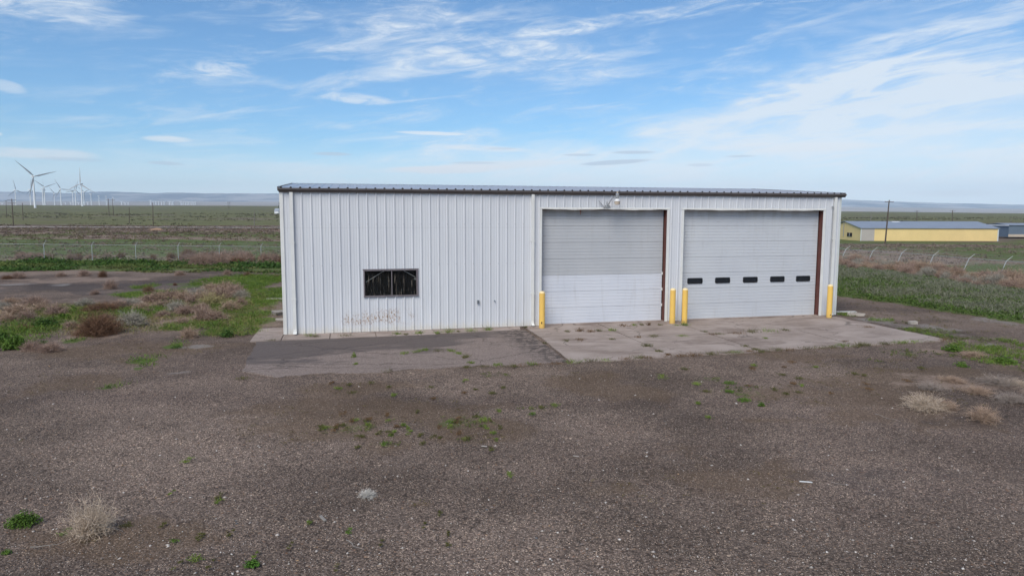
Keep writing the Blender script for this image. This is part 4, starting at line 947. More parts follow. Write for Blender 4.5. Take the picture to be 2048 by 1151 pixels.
# road side tumbleweeds
bush_px(tw['red'], 206, 553, 12, 12, 'small round rust-brown tumbleweed on the far edge of the left road', 'bush', name='tumbleweed')
bush_px(tw['pink'], 168, 551, 15, 11, 'pinkish tumbleweed left of the round rust-brown one across the road', 'bush', name='tumbleweed')
bush_px(tw['pink'], 222, 576, 17, 16, 'spiky tan tumbleweed standing alone on the left gravel road', 'bush', name='tumbleweed')
bush_px(tw['pink'], 36, 556, 16, 12, 'pinkish tumbleweed heap at far left beyond the gravel road', 'bush', name='tumbleweed')
for u, v, du, hp, lb in [(15, 557, 14, 7, 'low brown tumbleweed at the left picture edge across the road'), (190, 588, 12, 9, 'small low tumbleweed on the near edge of the left road'), (360, 550, 14, 9, 'low tumbleweed by the road, under the mound and single pole'),
                         (455, 549, 11, 10, 'upright small tumbleweed across the road, second from the building'), (495, 552, 10, 8, 'dark small tumbleweed across the road, nearer the building'), (552, 555, 9, 6, 'tiny dark tumbleweed at the corner of the building across the road'),
                         (350, 570, 6, 5, 'tiny dark dry clump in the middle of the road'), (298, 586, 14, 14, 'rusty dry clump behind the tumbleweed heap on the road edge'), (122, 552, 12, 8, 'grey low tumbleweed between two pinkish ones across the road')]:
    bush_px(tw['red' if 'dark' in lb or 'rusty' in lb or 'brown' in lb else 'pink'], u, v, du, hp, lb, 'bush', name='tumbleweed')
# leafy green weeds standing out as plants
def weed(u, v, du, hp, label, cols=GRN, nl=240, name='leafy_weed', size=None, group=None):
    x_, y_ = G(u, v); wd, ht = du*y_/F_PX, hp*y_/F_PX
    n = 7; a = r_.uniform(0, 6.28, n); q = r_.uniform(0, .45, n)*wd
    P = np.stack([np.cos(a)*q, np.sin(a)*q*.8, np.zeros(n)], -1)
    L = leafy(P, np.full(n, wd*.5), np.full(n, ht)*r_.uniform(.6, 1.1, n), nl//n, np.full(n, size or max(.03, wd*.14)), cols, r_)
    o = tri_mesh(name, *L, M['leaf']); o.location = (x_, y_, tz(x_, y_)-.01); return tag(o, label, 'weed', group)
weed(28, 696, 36, 28, 'big bushy bright green weed at the left edge of the yard', GRN, 1200, size=.09)
weed(8, 682, 26, 22, 'green leafy weed behind the big one at the left edge', DGRN, 600, size=.09)
weed(95, 652, 30, 20, 'dark green leafy weed clump between the dry bushes at left', DGRN, 800, size=.09)
weed(130, 637, 24, 14, 'green leafy weed left of the broad brown bush', GRN, 500, size=.08)
weed(268, 640, 20, 16, 'dark green leafy weed behind the grey-green dry bush', DGRN, 500, size=.08)
weed(456, 672, 20, 17, 'dark leafy green weed at the front of the left grass bed', DGRN, 700, size=.06)
weed(352, 695, 15, 9, 'low dark green weed alone on the gravel left of the pads', DGRN, 300)
weed(85, 686, 20, 10, 'small green weed above the two flat dry bushes', DGRN, 300)
weed(48, 1045, 46, 26, 'dense green leafy weed at the lower left corner of the yard', GRN, 1500, size=.035)
weed(12, 1104, 14, 8, 'small green weed at the bottom left picture edge', GRN, 220, size=.022)
weed(504, 1128, 20, 16, 'bright green weed tuft at the bottom of the yard left of centre', ((.04, .09, .012), (.10, .22, .03)), 500, size=.028)
weed(255, 1048, 18, 8, 'dark trailing weed right of the pale dry tumbleweed in the foreground', OLV, 200, size=.02)
weed(390, 1118, 26, 12, 'yellow-green low weed near the bottom left of centre', YGRN, 200, size=.022)
weed(1490, 800, 22, 9, 'bright green weed patch on the gravel before the windowed door', GRN, 400, size=.03)
weed(1523, 810, 12, 8, 'rounded green weed, nearest of the patch before the windowed door', GRN, 300, size=.03)
weed(1462, 766, 20, 7, 'grassy green weed patch nearest the concrete apron', GRN, 300, size=.03)
weed(1455, 782, 17, 6, 'green weed at the left of the patch before the windowed door', GRN, 260, size=.03)
weed(708, 714, 8, 14, 'upright yellow-green weed growing alone from the asphalt pad', YGRN, 200, size=.04)
weed(1905, 700, 30, 18, 'leafy green weed off the right front corner of the concrete apron', GRN, 700, size=.06)
weed(2010, 725, 34, 20, 'green weed clump at the right edge beside the dry brush', GRN, 700, size=.06)
weed(1925, 732, 20, 12, 'low green weed below the right corner of the apron', GRN, 300, size=.05)
# small dry/green tufts in paving joints: repeats in a row
def tuft(u, v, du, hp, cols, label, group):
    x_, y_ = G(u, v); wd, ht = du*y_/F_PX, hp*y_/F_PX; n = 3
    P = np.stack([r_.uniform(-1, 1, n)*wd*.35, r_.uniform(-.1, .1, n), np.zeros(n)], -1)
    o = tri_mesh('weed_tuft', *blades(P, np.full(n, ht), .010, 28, np.full(n, wd*.42), cols, r_, .55), M['leaf']); o.location = (x_, y_, .005); return tag(o, label, 'weed', group)
gw = 'green tufts along the foot of the long wall'
for u, v, du, hp in [(620, 672, 14, 8), (632, 674, 10, 6), (693, 672, 14, 5), (795, 668, 8, 7), (838, 667, 10, 9), (812, 669, 6, 5), (873, 667, 8, 7), (896, 665, 13, 12), (916, 664, 5, 5), (940, 663, 13, 9), (975, 660, 9, 10), (1052, 655, 6, 4), (545, 680, 16, 4)]:
    tuft(u, v, du, hp, YGRN if hp > 6 else OLV, 'green weed tuft at the foot of the long ribbed wall', gw)
ga = 'weed tufts in the joints of the concrete apron'
for u, v, du, hp in [(1090, 687, 6, 4), (1135, 663, 6, 4), (1161, 663, 9, 10), (1182, 663, 9, 7), (1198, 662, 7, 6), (1226, 661, 11, 8), (1246, 652, 9, 6), (1268, 651, 5, 5), (1284, 650, 5, 5), (1299, 651, 4, 8), (1318, 650, 6, 4), (1350, 651, 10, 4), (1130, 681, 10, 4), (1160, 680, 13, 6),
                     (1222, 678, 8, 4), (1277, 674, 8, 4), (1307, 673, 12, 6), (1365, 672, 12, 4), (1292, 692, 12, 10), (1318, 704, 9, 6), (1338, 711, 8, 6), (1410, 664, 10, 4), (1440, 668, 12, 4), (1470, 667, 20, 7), (1505, 664, 16, 9), (1540, 663, 24, 8), (1570, 661, 8, 6), (1425, 669, 12, 4),
                     (1490, 692, 10, 4), (1510, 699, 10, 5), (1525, 704, 9, 5), (1692, 683, 8, 3), (1712, 693, 8, 5), (1733, 654, 14, 4), (1530, 677, 6, 4)]:
    tuft(u, v, du, hp, random.choice([OLV, YGRN, RUS, OLV]), 'small weed tuft in a joint of the concrete apron', ga)
tuft(1368, 651, 8, 12, YGRN, 'green weed at the foot of the third bollard from the left', None)
gf = 'weed tufts along the front edge of the paving'
for i in range(46):
    s_ = -8.2+i*.47+random.uniform(-.15, .15); t_ = -6.33+max(0, s_)*.042+random.uniform(-.05, .05)
    X_, Y_, _ = W(s_, t_); h_ = random.uniform(.06, .16) if s_ > 0 or s_ < -20 else random.uniform(.02, .08)
    if s_ < -2.6 and random.random() < .7: continue
    n = 3; P = np.stack([r_.uniform(-.13, .13, n), r_.uniform(-.03, .03, n), np.zeros(n)], -1)
    o = tri_mesh('weed_tuft', *blades(P, np.full(n, h_), .010, 26, np.full(n, .09), random.choice([RUS, OLV, OLV, YGRN]), r_, .6), M['leaf']); o.location = (X_, Y_, 0); o.rotation_euler = (0, 0, YAW)
    tag(o, 'low weed tuft along the front edge of the paving', 'weed', gf)
gp = 'weed tufts on the asphalt pad'
for u, v, du, hp in [(810, 707, 9, 5), (832, 704, 12, 6), (850, 701, 10, 7), (875, 702, 14, 5), (900, 702, 10, 6), (918, 708, 8, 6), (932, 715, 9, 9), (942, 727, 7, 6), (712, 728, 5, 4), (995, 731, 14, 6), (1030, 733, 10, 7), (1062, 729, 14, 8), (933, 735, 8, 5)]:
    tuft(u, v, du, hp, random.choice([OLV, YGRN]), 'weed tuft in a crack of the asphalt pad', gp)
gl = 'green tufts scattered over the foreground gravel'
for u, v, du, hp in [(1085, 815, 9, 5), (1062, 826, 8, 5), (1108, 812, 8, 5), (770, 888, 9, 7), (845, 888, 8, 4), (758, 865, 8, 4), (820, 865, 8, 4), (735, 848, 7, 5), (905, 845, 14, 6), (965, 840, 14, 8), (1600, 757, 12, 5), (1020, 950, 7, 5), (375, 920, 8, 5), (440, 993, 9, 7), (700, 1060, 7, 5), (620, 1042, 7, 4), (350, 1080, 9, 5), (130, 1065, 12, 5)]:
    tuft(u, v, du, hp, random.choice([OLV, YGRN, GRN]), 'small green tuft on the foreground gravel', gl)

for i in range(58):
    u = random.uniform(640, 1010); v = random.gauss(855, 20) if i < 44 else random.gauss(775, 14)
    tuft(u, v, random.uniform(4, 10), random.uniform(3, 6), random.choice([OLV, OLV, RUS, YGRN]), 'small green tuft on the foreground gravel', gl)
for i in range(26): tuft(random.uniform(1300, 1960), random.gauss(760, 26), random.uniform(5, 12), random.uniform(3, 7), random.choice([OLV, RUS, YGRN]), 'small green tuft on the foreground gravel', gl)
for i in range(16): tuft(random.uniform(250, 900), random.gauss(1075, 40), random.uniform(3, 7), random.uniform(3, 5), random.choice([OLV, OLV, YGRN]), 'small green tuft on the foreground gravel', gl)
# foreground tumbleweeds
bush_px(near['pale'], 184, 1062, 56, 78, 'pale wispy dry tumbleweed alone on the gravel at lower left', 'bush', name='tumbleweed')
bush_px(near['fluff'], 735, 990, 23, 16, 'tiny white wisp of dry weed on the gravel at lower centre', 'bush', name='tumbleweed')
rtw = [('pale', 1850, 815, 52, 34, 'largest pale tan tumbleweed on the gravel at right'), ('tan', 1893, 814, 26, 20, 'brown knot of tumbleweed touching the right end of the largest pale one'), ('tan', 1965, 838, 44, 34, 'nearest dense tan tumbleweed at the right side of the yard'),
       ('tan', 1955, 785, 34, 18, 'low brown tumbleweed behind the others on the right gravel'), ('grey', 1995, 768, 44, 24, 'grey wispy tumbleweed by the right edge of the picture'), ('grey', 1862, 778, 40, 18, 'flat grey wisp of tumbleweed behind the largest pale one'),
       ('tan', 1945, 712, 30, 14, 'tan dry bush between green weed clumps at the right'), ('tan', 1905, 762, 34, 14, 'small low tan tumbleweed between the grey wisp and the brown one'), ('pale', 2035, 770, 30, 16, 'pale tumbleweed cut by the right picture edge'), ('grey', 2020, 800, 44, 20, 'faint grey tumbleweed at the right edge, below the other grey one')]
for m_, u, v, du, hp, lb in rtw: bush_px(near[m_], u, v, du, hp, lb, 'bush', name='tumbleweed')

# ------------------------------------------------------------------ chain-link fences
def fence(name, posts, lean, label, arm):
    """posts: (x, y, ground z, rail z); lean: horizontal offset of the rail from the foot"""
    root = empty(name, (posts[0][0], posts[0][1], 0), label=label, cat='fence'); ox, oy = posts[0][:2]
    L = lambda p, z, k: (p[0]-ox+lean[0]*(k), p[1]-oy+lean[1]*k, z)
    for p in posts[1:-1] if len(posts) > 3 else posts:
        mb = MB(); h = p[3]-p[2]
        mb.tube([L(p, p[2]-.1, -.05), L(p, p[3]+.02, 1)], 0.028, 8)
        t = L(p, p[3], 1); mb.tube([t, (t[0]+arm[0], t[1]+arm[1], t[2]+arm[2])], [.022, .012], 6)
        mb.build('post', M['fencewire'], root, smooth=True)
    mb = MB(); mb.tube([L(p, p[3], 1) for p in posts], .016, 6); mb.build('top_rail', M['fencewire'], root, smooth=True)
    for k in (.4, .7, .97):
        mb = MB(); mb.tube([tuple(a+b*k for a, b in zip(L(p, p[3], 1), arm)) for p in posts], .0035, 4, caps=False); mb.build('barbed_wire', M['fencewire'], root)
    vs, fs = [], []; step = .075; w_ = .0022
    for a, b in zip(posts[:-1], posts[1:]):
        L_ = math.hypot(b[0]-a[0], b[1]-a[1]); n = int(L_/step)
        for i in range(n):
            for sg in (-1, 1):
                k0 = (i+.5)/n; k1 = k0+sg*1.3/L_
                q0 = [a[j]+(b[j]-a[j])*k0 for j in range(4)]; q1 = [a[j]+(b[j]-a[j])*k1 for j in range(4)]
                p0, p1 = L(q0, q0[2]+.02, 0), L(q1, q1[3]-.01, 1); o_ = len(vs)
                vs += [(p0[0], p0[1], p0[2]-w_), (p0[0], p0[1], p0[2]+w_), (p1[0], p1[1], p1[2]+w_), (p1[0], p1[1], p1[2]-w_)]; fs.append((o_, o_+1, o_+2, o_+3))
    mb = MB(); mb.v = vs; mb.f = fs; mb.m = [0]*len(fs); mb.build('wire_mesh', M['fencewire'], root)
    return root
pl_ = []
for u in list(range(-870, 0, 96))+[-9, 87, 183, 270.5, 355.5, 438, 521.5, 604, 686, 770]:
    D = 58.5+(u+10)/560*7.5 if u > -10 else 58.5; rv = 487.2+max(u, 0)*.0105; X_, Y_, zr_ = at_depth(u, rv, D); pl_.append((X_, Y_, tz(X_, Y_)-.06, zr_))
fence('chain_link_fence', pl_, (0, .02), 'straight galvanised chain-link fence with barbed-wire arms left of the building', (.16, .10, .30))
pr_ = []
for u, v in [(1640, 490.5), (1668, 493.5), (1692, 498.3), (1746, 501.3), (1804, 505), (1867.5, 509.8), (1938.5, 516.4), (2013.5, 521.2), (2092, 527), (2180, 534), (2290, 543)]:
    D = np.interp(u, [1640, 1692, 2048, 2290], [71, 68, 47.5, 40]); X_, Y_, zr_ = at_depth(u, v, D); g_ = tz(X_, Y_); pr_.append((X_-.55, Y_, min(g_, zr_-1.35), zr_))
fence('chain_link_fence', pr_, (.55, 0), 'leaning chain-link fence with barbed-wire arms buried in tumbleweeds at right', (.42, .0, .34))
# tumbleweeds piled along the fences
gfr = 'tumbleweeds piled against the leaning fence at right'
for i in range(165):
    k = random.random(); Yp = 41+k*29+random.uniform(-.8, .8); Xf = np.interp(Yp, [40, 47.5, 68, 71], [34.5, 34.2, 31.9, 31.5])-.55
    off = abs(random.gauss(0, 2.6)); X_ = Xf-off+.5
    if X_ < 26: continue
    sz = random.uniform(.45, .95)*(1-.05*off); bush(tw[random.choice(['tan', 'pink', 'pink', 'tan', 'grey', 'pink'])], X_, Yp, sz, sz*random.uniform(.62, .95), 'tan or pinkish tumbleweed in the pile against the right fence', 'bush', gfr, dz=max(0, .3-off*.1)*random.random())
gfl = 'tumbleweeds caught along the left fence'
for i in range(72):
    u = random.uniform(-60, 570); D = random.uniform(60, 66)+max(u, 0)/560*5
    if random.random() < .45: u = random.uniform(370, 570)
    if 230 < u < 330 and random.random() < .5: continue
    X_, Y_, _ = at_depth(u, 515, D); sz = random.uniform(.35, .8)*(1.15 if u > 370 else .85); bush(tw[random.choice(['pink', 'pink', 'red', 'pink'])], X_, Y_-.5, sz, sz*random.uniform(.7, 1.1), 'pinkish brown tumbleweed caught along the left fence', 'bush', gfl)
for i in range(9):
    u = 390+i*7+random.uniform(-4, 4); X_, Y_ = G(u, 527+random.uniform(-2, 4)); bush(tw['pink'], X_, Y_, .55, .8, 'pinkish tumbleweed spilled from the left fence into the green weeds', 'bush', 'tumbleweeds spilled forward into the green weed band')

# ------------------------------------------------------------------ wind turbines
def turbine_src():
    root = empty('wind_turbine', (0, 0, 0))
    MB().tube([(0, 0, -3), (0, 0, 20), (0, 0, 78)], [2.6, 2.3, 1.4], 20).build('tower', M['turb'], root, smooth=True)
    mb = MB(); mb.box(-1.9, 1.9, -3.2, 8.5, 78, 82); mb.build('nacelle', M['turb'], root, bevel=.6)
    rot = MB().tube([(0, 2.5, 0), (0, .8, 0), (0, -1.2, 0), (0, -2.2, 0)], [1.9, 2.0, 1.5, .3], 16).build('rotor', M['turb'], root, smooth=True)
    rot.location = (0, -5.6, 80)
    for k in range(3):
        mb = MB(); st = [(1.2, 1.9, .9, 0), (5, 2.4, 1.0, .0), (10, 4.0, .8, .3), (20, 3.1, .5, .2), (35, 1.9, .3, .1), (47, 1.0, .15, 0), (51, .35, .08, 0)]
        vs = []
        for r0, c, t_, o_ in st: vs += [(-c*.35, 0, r0), (0, -t_/2-.05, r0), (c*.65, .0, r0), (0, t_/2, r0)]
        fs = [(i*4+j, i*4+(j+1) % 4, i*4+4+(j+1) % 4, i*4+4+j) for i in range(len(st)-1) for j in range(4)]
        mb.add(vs, fs); b_ = mb.build('blade', M['blade'], rot); b_.rotation_euler = (0, R(120*k), 0)
    return root
tsrc = turbine_src(); first = True
TUR = [(66, 352.5, 1690, 136, 18, 'nearest wind turbine, largest of the farm, at far left'), (162, 367.7, 2180, 88, -28, 'second largest wind turbine, to the right of the nearest'),
       (30, 380, 3480, 100, 30, 'small wind turbine at far left, left of the nearest one'), (59.5, 379, 3400, 210, 62, 'wind turbine half hidden just left of the nearest tower'), (88, 374, 2980, 142, 12, 'mid-size wind turbine right of the nearest, its blades forming a V'),
       (84.5, 377, 3150, 110, 80, 'wind turbine beside and just left of the one with the V blades'), (108, 387, 4400, 130, 30, 'smaller wind turbine between the V-bladed one and the bent-bladed one'),
       (120.5, 378, 3280, 118, 20, 'mid-size wind turbine midway between the two largest'), (145, 383, 3800, 180, 60, 'wind turbine just left of the second largest, one blade level'), (150, 380, 3500, 75, 30, 'wind turbine immediately left of the second largest'),
       (167, 384, 4000, 25, 40, 'wind turbine peeping from behind the second largest'), (181.5, 388, 4650, 145, 80, 'edge-on wind turbine, first to the right of the second largest'),
       (197.5, 391.5, 5400, 60, 86, 'edge-on wind turbine, second to the right of the second largest'), (212, 392.5, 5700, 100, 87, 'edge-on wind turbine, left of the two-pole frame'), (226, 394.5, 6300, 20, 85, 'edge-on wind turbine, right of the two-pole frame')]
smalls = [(131, 405), (141.5, 404.5), (157, 405), (168, 405.5), (175.5, 404), (4, 406), (243, 403.5), (250, 404.5), (256, 404.5)]
rowt = [300.5, 306, 311.5, 317, 322.5, 328, 338.5, 342, 345.5, 362, 366, 370.5, 374, 377.5, 382, 386, 390]
for u, v in smalls: TUR.append((u, v, None, random.uniform(0, 120), random.choice([70, 80, 88, 20]), 'tiny distant wind turbine behind the large ones'))
for i, u in enumerate(rowt): TUR.append((u, 400.5+i*.25 if i < 1 else 402.5+.06*i, None, random.uniform(0, 120), random.choice([60, 80, 88]), 'tiny distant wind turbine in the row right of the farm'))
for u, v, D, ra, yw, lb in TUR:
    o = tsrc if first else copy_tree(tsrc); first = False
    if D is None: D = 8200; ra = 270
    X_, Y_, zh = at_depth(u, v, D); o.location = (X_, Y_, zh-80)
    if D > 7000: o.scale = (2.2, 2.2, 1)
    o.rotation_euler = (0, 0, R(yw)-math.atan(X_/Y_))
    rt_ = [c for c in o.children if c.name.startswith('rotor')][0]; rt_.rotation_euler = (0, R(90-ra), 0)
    tag(o, lb, 'wind turbine', 'wind turbines on the left horizon')

# ------------------------------------------------------------------ utility poles
def pole(u, vt, vb, D, label, arms=1, lean=0., m='polewood', aw=2.4, r0=.16, h_frame=False):
    x0, y0, zb = at_depth(u, vb, D); x1, _, zt = at_depth(u+lean, vt, D); g_ = min(zb, tz(x0, y0)) - .2
    root = empty('utility_pole', (x0, y0, g_), label=label, cat='utility pole'); H = zt-g_; dx = x1-x0
    if h_frame:
        for sx in (-2.0, 2.0): MB().tube([(sx, 0, 0), (sx, 0, H)], [r0, r0*.7], 8).build('pole', M[m], root, smooth=True)
        MB().box(-4.2, 4.2, -.1, .1, H-1.6, H-1.3).build('crossarm', M[m], root)
    else:
        MB().tube([(0, 0, 0), (dx, 0, H)], [r0, r0*.65], 8).build('pole', M[m], root, smooth=True)
        for k in range(arms):
            zz_ = H-.45-k*1.0; xx = dx*zz_/H; mb = MB().box(xx-aw/2, xx+aw/2, -.16, -.05, zz_-.06, zz_+.06); mb.build('crossarm', M[m], root)
            for sx in (-.46, -.2, .2, .46): MB().tube([(xx+sx*aw, -.1, zz_+.06), (xx+sx*aw, -.1, zz_+.24)], [.035, .05], 6).build('insulator', M['galv'], root)
    return root
pole(1770.5, 400, 482, 165, 'leaning wooden utility pole in front of the yellow building', lean=8, aw=2.05, r0=.19)
pole(1834, 420.7, 443, 420, 'utility pole with crossarm standing behind the middle of the yellow building', aw=3.0, r0=.24)
pole(1905, 420.3, 443, 420, 'utility pole with crossarm behind the right part of the yellow building', aw=3.4, r0=.24)
pole(1742, 426.5, 442, 480, 'pale bare pole behind the left part of the yellow roof', arms=0, m='poleg', r0=.26)
pole(2022, 436, 449, 420, 'short pale pole behind the blue-grey shed', arms=0, m='poleg', r0=.16)
pole(27, 397.5, 452.5, 235, 'nearest utility pole with two crossarms at far left', arms=2, lean=-3.5, aw=2.9, r0=.17)
pole(12, 400.5, 419, 520, 'small utility pole left of the nearest pole at far left', arms=1, r0=.2)
pole(46, 405.5, 435, 400, 'bare utility pole between the nearest turbine and the nearest pole', arms=0, lean=-1.5, r0=.2)
pole(222, 397, 418, 640, 'two-pole wooden frame among the edge-on turbines', h_frame=True, r0=.3)
pole(258.5, 415, 447.5, 300, 'bare utility pole right of the two-pole frame', arms=0, r0=.16)
pole(306.5, 405, 455, 215, 'bare utility pole rising beside the dirt mound', arms=0, lean=-1, r0=.13)
pole(508.5, 422, 450.5, 260, 'bare thin utility pole near the left corner of the building', arms=0, r0=.13, m='poleg')
pole(458, 403.5, 412.3, 1700, 'faint distant two-pole frame on the plain crest', h_frame=True, r0=.45)

# ------------------------------------------------------------------ far buildings
def barn(name, x0, y0, L, W2, z0, eave, rise, mw, mr, label):
    root = empty(name, (x0, y0, z0), label=label, cat='building')
    z1, z2 = eave, eave+rise
    mb = MB(); v = [(0, 0, 0), (L, 0, 0), (L, 2*W2, 0), (0, 2*W2, 0), (0, 0, z1), (L, 0, z1), (L, 2*W2, z1), (0, 2*W2, z1), (0, W2, z2), (L, W2, z2)]
    mb.add(v, [(0, 1, 5, 4), (1, 2, 6, 9, 5), (2, 3, 7, 6), (3, 0, 4, 8, 7)]); mb.build('walls', mw, root)
    sl = rise/W2; mb = MB(); o = .25
    for sg in (0, 1):
        ya, yb = (-o, W2) if sg == 0 else (2*W2+o, W2); za = z1-sl*o+.06
        mb.add([(-o, ya, za), (L+o, ya, za), (L+o, yb, z2+.06), (-o, yb, z2+.06), (-o, ya, za+.12), (L+o, ya, za+.12), (L+o, yb, z2+.18), (-o, yb, z2+.18)], [(0, 3, 2, 1), (4, 5, 6, 7), (0, 1, 5, 4), (0, 4, 7, 3), (1, 2, 6, 5)] if sg == 0 else [(0, 1, 2, 3), (7, 6, 5, 4), (1, 0, 4, 5), (0, 3, 7, 4), (1, 5, 6, 2)])
    mb.build('roof', mr, root); return root
D = 180.; bx0, _, bz = at_depth(1721, 481.5, D); bx1 = at_depth(1995.5, 481.5, D)[0]
yb = barn('yellow_building', bx0, D, bx1-bx0, 8.8, bz, 3.2, 1.62, M['barn'], M['barnroof'], 'long low yellow building with a blue-grey roof in the field at right')
mb = MB(); wd = at_depth(1748.5, 470, D)[0]-bx0; mb.box(.15, wd, -.06, .0, .0, 3.14); mb.build('sliding_door', M['barndoor'], yb)
mb = MB(); mb.box(-.1, .12, -.08, -.0, 0, 3.2); mb.build('corner_trim', M['trim'], yb); mb = MB(); mb.box(bx1-bx0-.2, bx1-bx0+.06, -.08, 0, 0, 3.2); mb.build('corner_trim', M['trim'], yb)
w1 = MB(); w1.box(-.08, -.0, 4.6, 7.3, .95, 1.95); w1 = w1.build('window', M['darkpane'], yb)
MB().box(-.11, -.08, 5.9, 6.02, .95, 1.95).build('mullion', M['trim'], w1)
MB().tube([(-.1, 9.2, .9), (-.1, 9.2, 4.7)], .09, 6).build('conduit', M['galv'], yb)
sk = MB(); ux = [at_depth(u, 443.5, 188)[0]-bx0 for u in (1784, 1799)]; sk.add([(ux[0], 7.6, 3.2+1.62*7.6/8.8+.2), (ux[1], 7.6, 3.2+1.62*7.6/8.8+.2), (ux[1], 8.6, 3.2+1.62*8.6/8.8+.2), (ux[0], 8.6, 3.2+1.62*8.6/8.8+.2)], [(0, 1, 2, 3)]); sk.build('skylight', M['shed'], yb)
D = 205.; sx0, _, sz = at_depth(2016.5, 473.5, D)
sb = barn('blue_grey_shed', sx0, D, 22, 5, sz, 3.35, .45, M['bluegrey'], M['barnroof'], 'blue-grey metal shed with a tan base at the right picture edge')
MB().box(-.05, 22.05, -.06, -.002, 0, .75).build('wall_base', M['tan'], sb)
MB().box(-.3, -.25, -.3, 10.3, 3.2, 3.5).build('roof_trim', M['shed'], sb)
# white hut and dark tree by the left corner of the warehouse
hx, hy, hz0 = at_depth(553, 427, 900)
hut = barn('white_hut', hx-2.6, hy, 5.2, 2.6, hz0, 3.2, 3.4, M['shed'], M['barnroof'], 'small white gabled hut on the plain beside the left corner of the warehouse')
tr = empty('conifer_tree', (hx+2.6, hy+8, hz0+0), label='dark pointed tree behind the small white hut on the plain', cat='tree')
MB().tube([(0, 0, 0), (0, 0, 9), (0, 0, 15)], [.5, .35, .1], 8).build('trunk', M['polewood'], tr)
nb = 60; zz_ = r_.uniform(4, 15, nb); P = np.stack([r_.normal(size=nb)*.5, r_.normal(size=nb)*.5, zz_], -1)
V_, T_, C_ = leafy(P, (16-zz_)*.28, np.full(nb, 1.2), 20, np.full(nb, .9), ((.03, .04, .04), (.07, .085, .07)), r_); tri_mesh('crown', V_, T_, C_, M['leaf'], tr)
# dirt mound
def lump(name, u, v, hw, h_px, m, label, cat, D=None, seed=1, dpt=.8, flat=0, z=None):
    x_, y_ = G(u, v) if D is None else at_depth(u, v, D)[:2]; z0 = tz(x_, y_) if z is None else z; w_ = hw*y_/F_PX; h_ = h_px*y_/F_PX; mb = MB(); n = 18; r2 = np.random.default_rng(seed)
    prof = [(1., -.1), (.92, .25), (.7, .6), (.38, .88), (0.001, 1.)] if not flat else [(1, -.1), (.98, .5), (.93, .95), (.6, 1.), (.001, 1.02)]
    jit = r2.uniform(.78, 1.18, n); vs = []
    for j, (r0, z_) in enumerate(prof):
        for k in range(n):
            a = 2*math.pi*k/n; q = r0*jit[k]; vs.append((math.cos(a)*q*w_, math.sin(a)*q*w_*dpt, z_*h_*r2.uniform(.85, 1.1)))
    mb.add(vs, [(i*n+k, i*n+(k+1) % n, (i+1)*n+(k+1) % n, (i+1)*n+k) for i in range(len(prof)-1) for k in range(n)])
    o = mb.build(name, m, smooth=not flat); o.location = (x_, y_, z0); return tag(o, label, cat)
M['dirt'] = mat('tan_dirt', painted((.30, .19, .12), .3, 1), rough=.95)
lump('dirt_mound', 313, 461, 13, 5, M['dirt'], 'small tan dirt mound in the brush on the left plain', 'mound', D=175, seed=4)

# ------------------------------------------------------------------ debris
def block(name, u, v, sx, sy, sz, rz_, m, label, cat, tilt=0, seed=0):
    x_, y_ = G(u, v); mb = MB(); mb.box(-sx/2, sx/2, -sy/2, sy/2, 0, sz); r2 = random.Random(seed)
    mb.v = [(a+r2.uniform(-1, 1)*sx*.08, b+r2.uniform(-1, 1)*sy*.12, c+r2.uniform(-1, 1)*sz*.12) for a, b, c in mb.v]
    o = mb.build(name, m, bevel=min(sx, sy, sz)*.15); o.location = (x_, y_, tz(x_, y_)-.01); o.rotation_euler = (tilt, 0, rz_); return tag(o, label, cat)
block('splash_block', 561, 640, .36, .24, .07, .3, M['block'], 'white splash block at the left corner of the warehouse', 'block')
block('rubble', 560, 628, .55, .35, .16, .8, M['wood'], 'grey broken rubble behind the left corner of the warehouse', 'rubble', .2, 2)
block('concrete_curb', 552, 597, .8, .3, .02, .2, M['block'], 'flat pale slab in the grass beside the left wall', 'slab', 0, 3)
block('broken_post', 1712, 631, .62, .14, .12, -.35, M['block'], 'pale broken concrete post lying off the right corner of the building', 'post', 0, 4)
block('white_plank', 1690, 624, .9, .08, .05, .0, M['trimw'], 'white plank lying behind the weeds at the right corner of the building', 'plank', 0, 5)
block('concrete_block', 1825, 648, .30, .18, .13, .1, M['block'], 'small pale concrete block on the bare ground right of the apron', 'block', 0, 6)
block('wooden_stake', 646, 1036, .19, .035, .02, R(-55), M['wood'], 'short weathered wooden stake lying in the lower left foreground', 'stake', 0, 7)
block('plastic_strip', 1612, 962, .17, .025, .01, R(-12), M['trimw'], 'white flat strip of litter on the gravel at lower right', 'litter', 0, 8)
block('litter_scrap', 968, 891, .10, .03, .012, R(-15), M['block'], 'small pale scrap of litter beside the brown moss patch at centre', 'litter', 0, 9)
block('litter_scrap', 1152, 911, .10, .03, .012, R(-25), M['block'], 'small white scrap of litter on the gravel right of centre', 'litter', 0, 10)
def stick(u0, v0, u1, v1, label, rad=.006, kink=.03):
    a, b = Vector((*G(u0, v0), .0)), Vector((*G(u1, v1), .0)); mb = MB(); pts = []
    for k in range(6):
        s = k/5; p_ = a.lerp(b, s); pts.append((p_.x-a.x+random.uniform(-kink, kink), p_.y-a.y+random.uniform(-kink, kink), .012+random.uniform(0, .02)))
    o = mb.tube(pts, [rad*(1-.12*k) for k in range(6)], 6).build('stick', M['wood'], smooth=True); o.location = a; return tag(o, label, 'stick')
stick(62, 1097, 132, 1086, 'thin pale stick lying near the bottom left corner'); stick(690, 1082, 725, 1100, 'curved pale twig in the bottom foreground left of centre', .005)
stick(200, 1052, 245, 1064, 'twig trailing from the pale foreground tumbleweed', .004); stick(1750, 828, 1800, 845, 'thin pale twig left of the right-hand tumbleweeds', .005); stick(1660, 966, 1690, 972, 'thin twig right of the white strip of litter', .004)

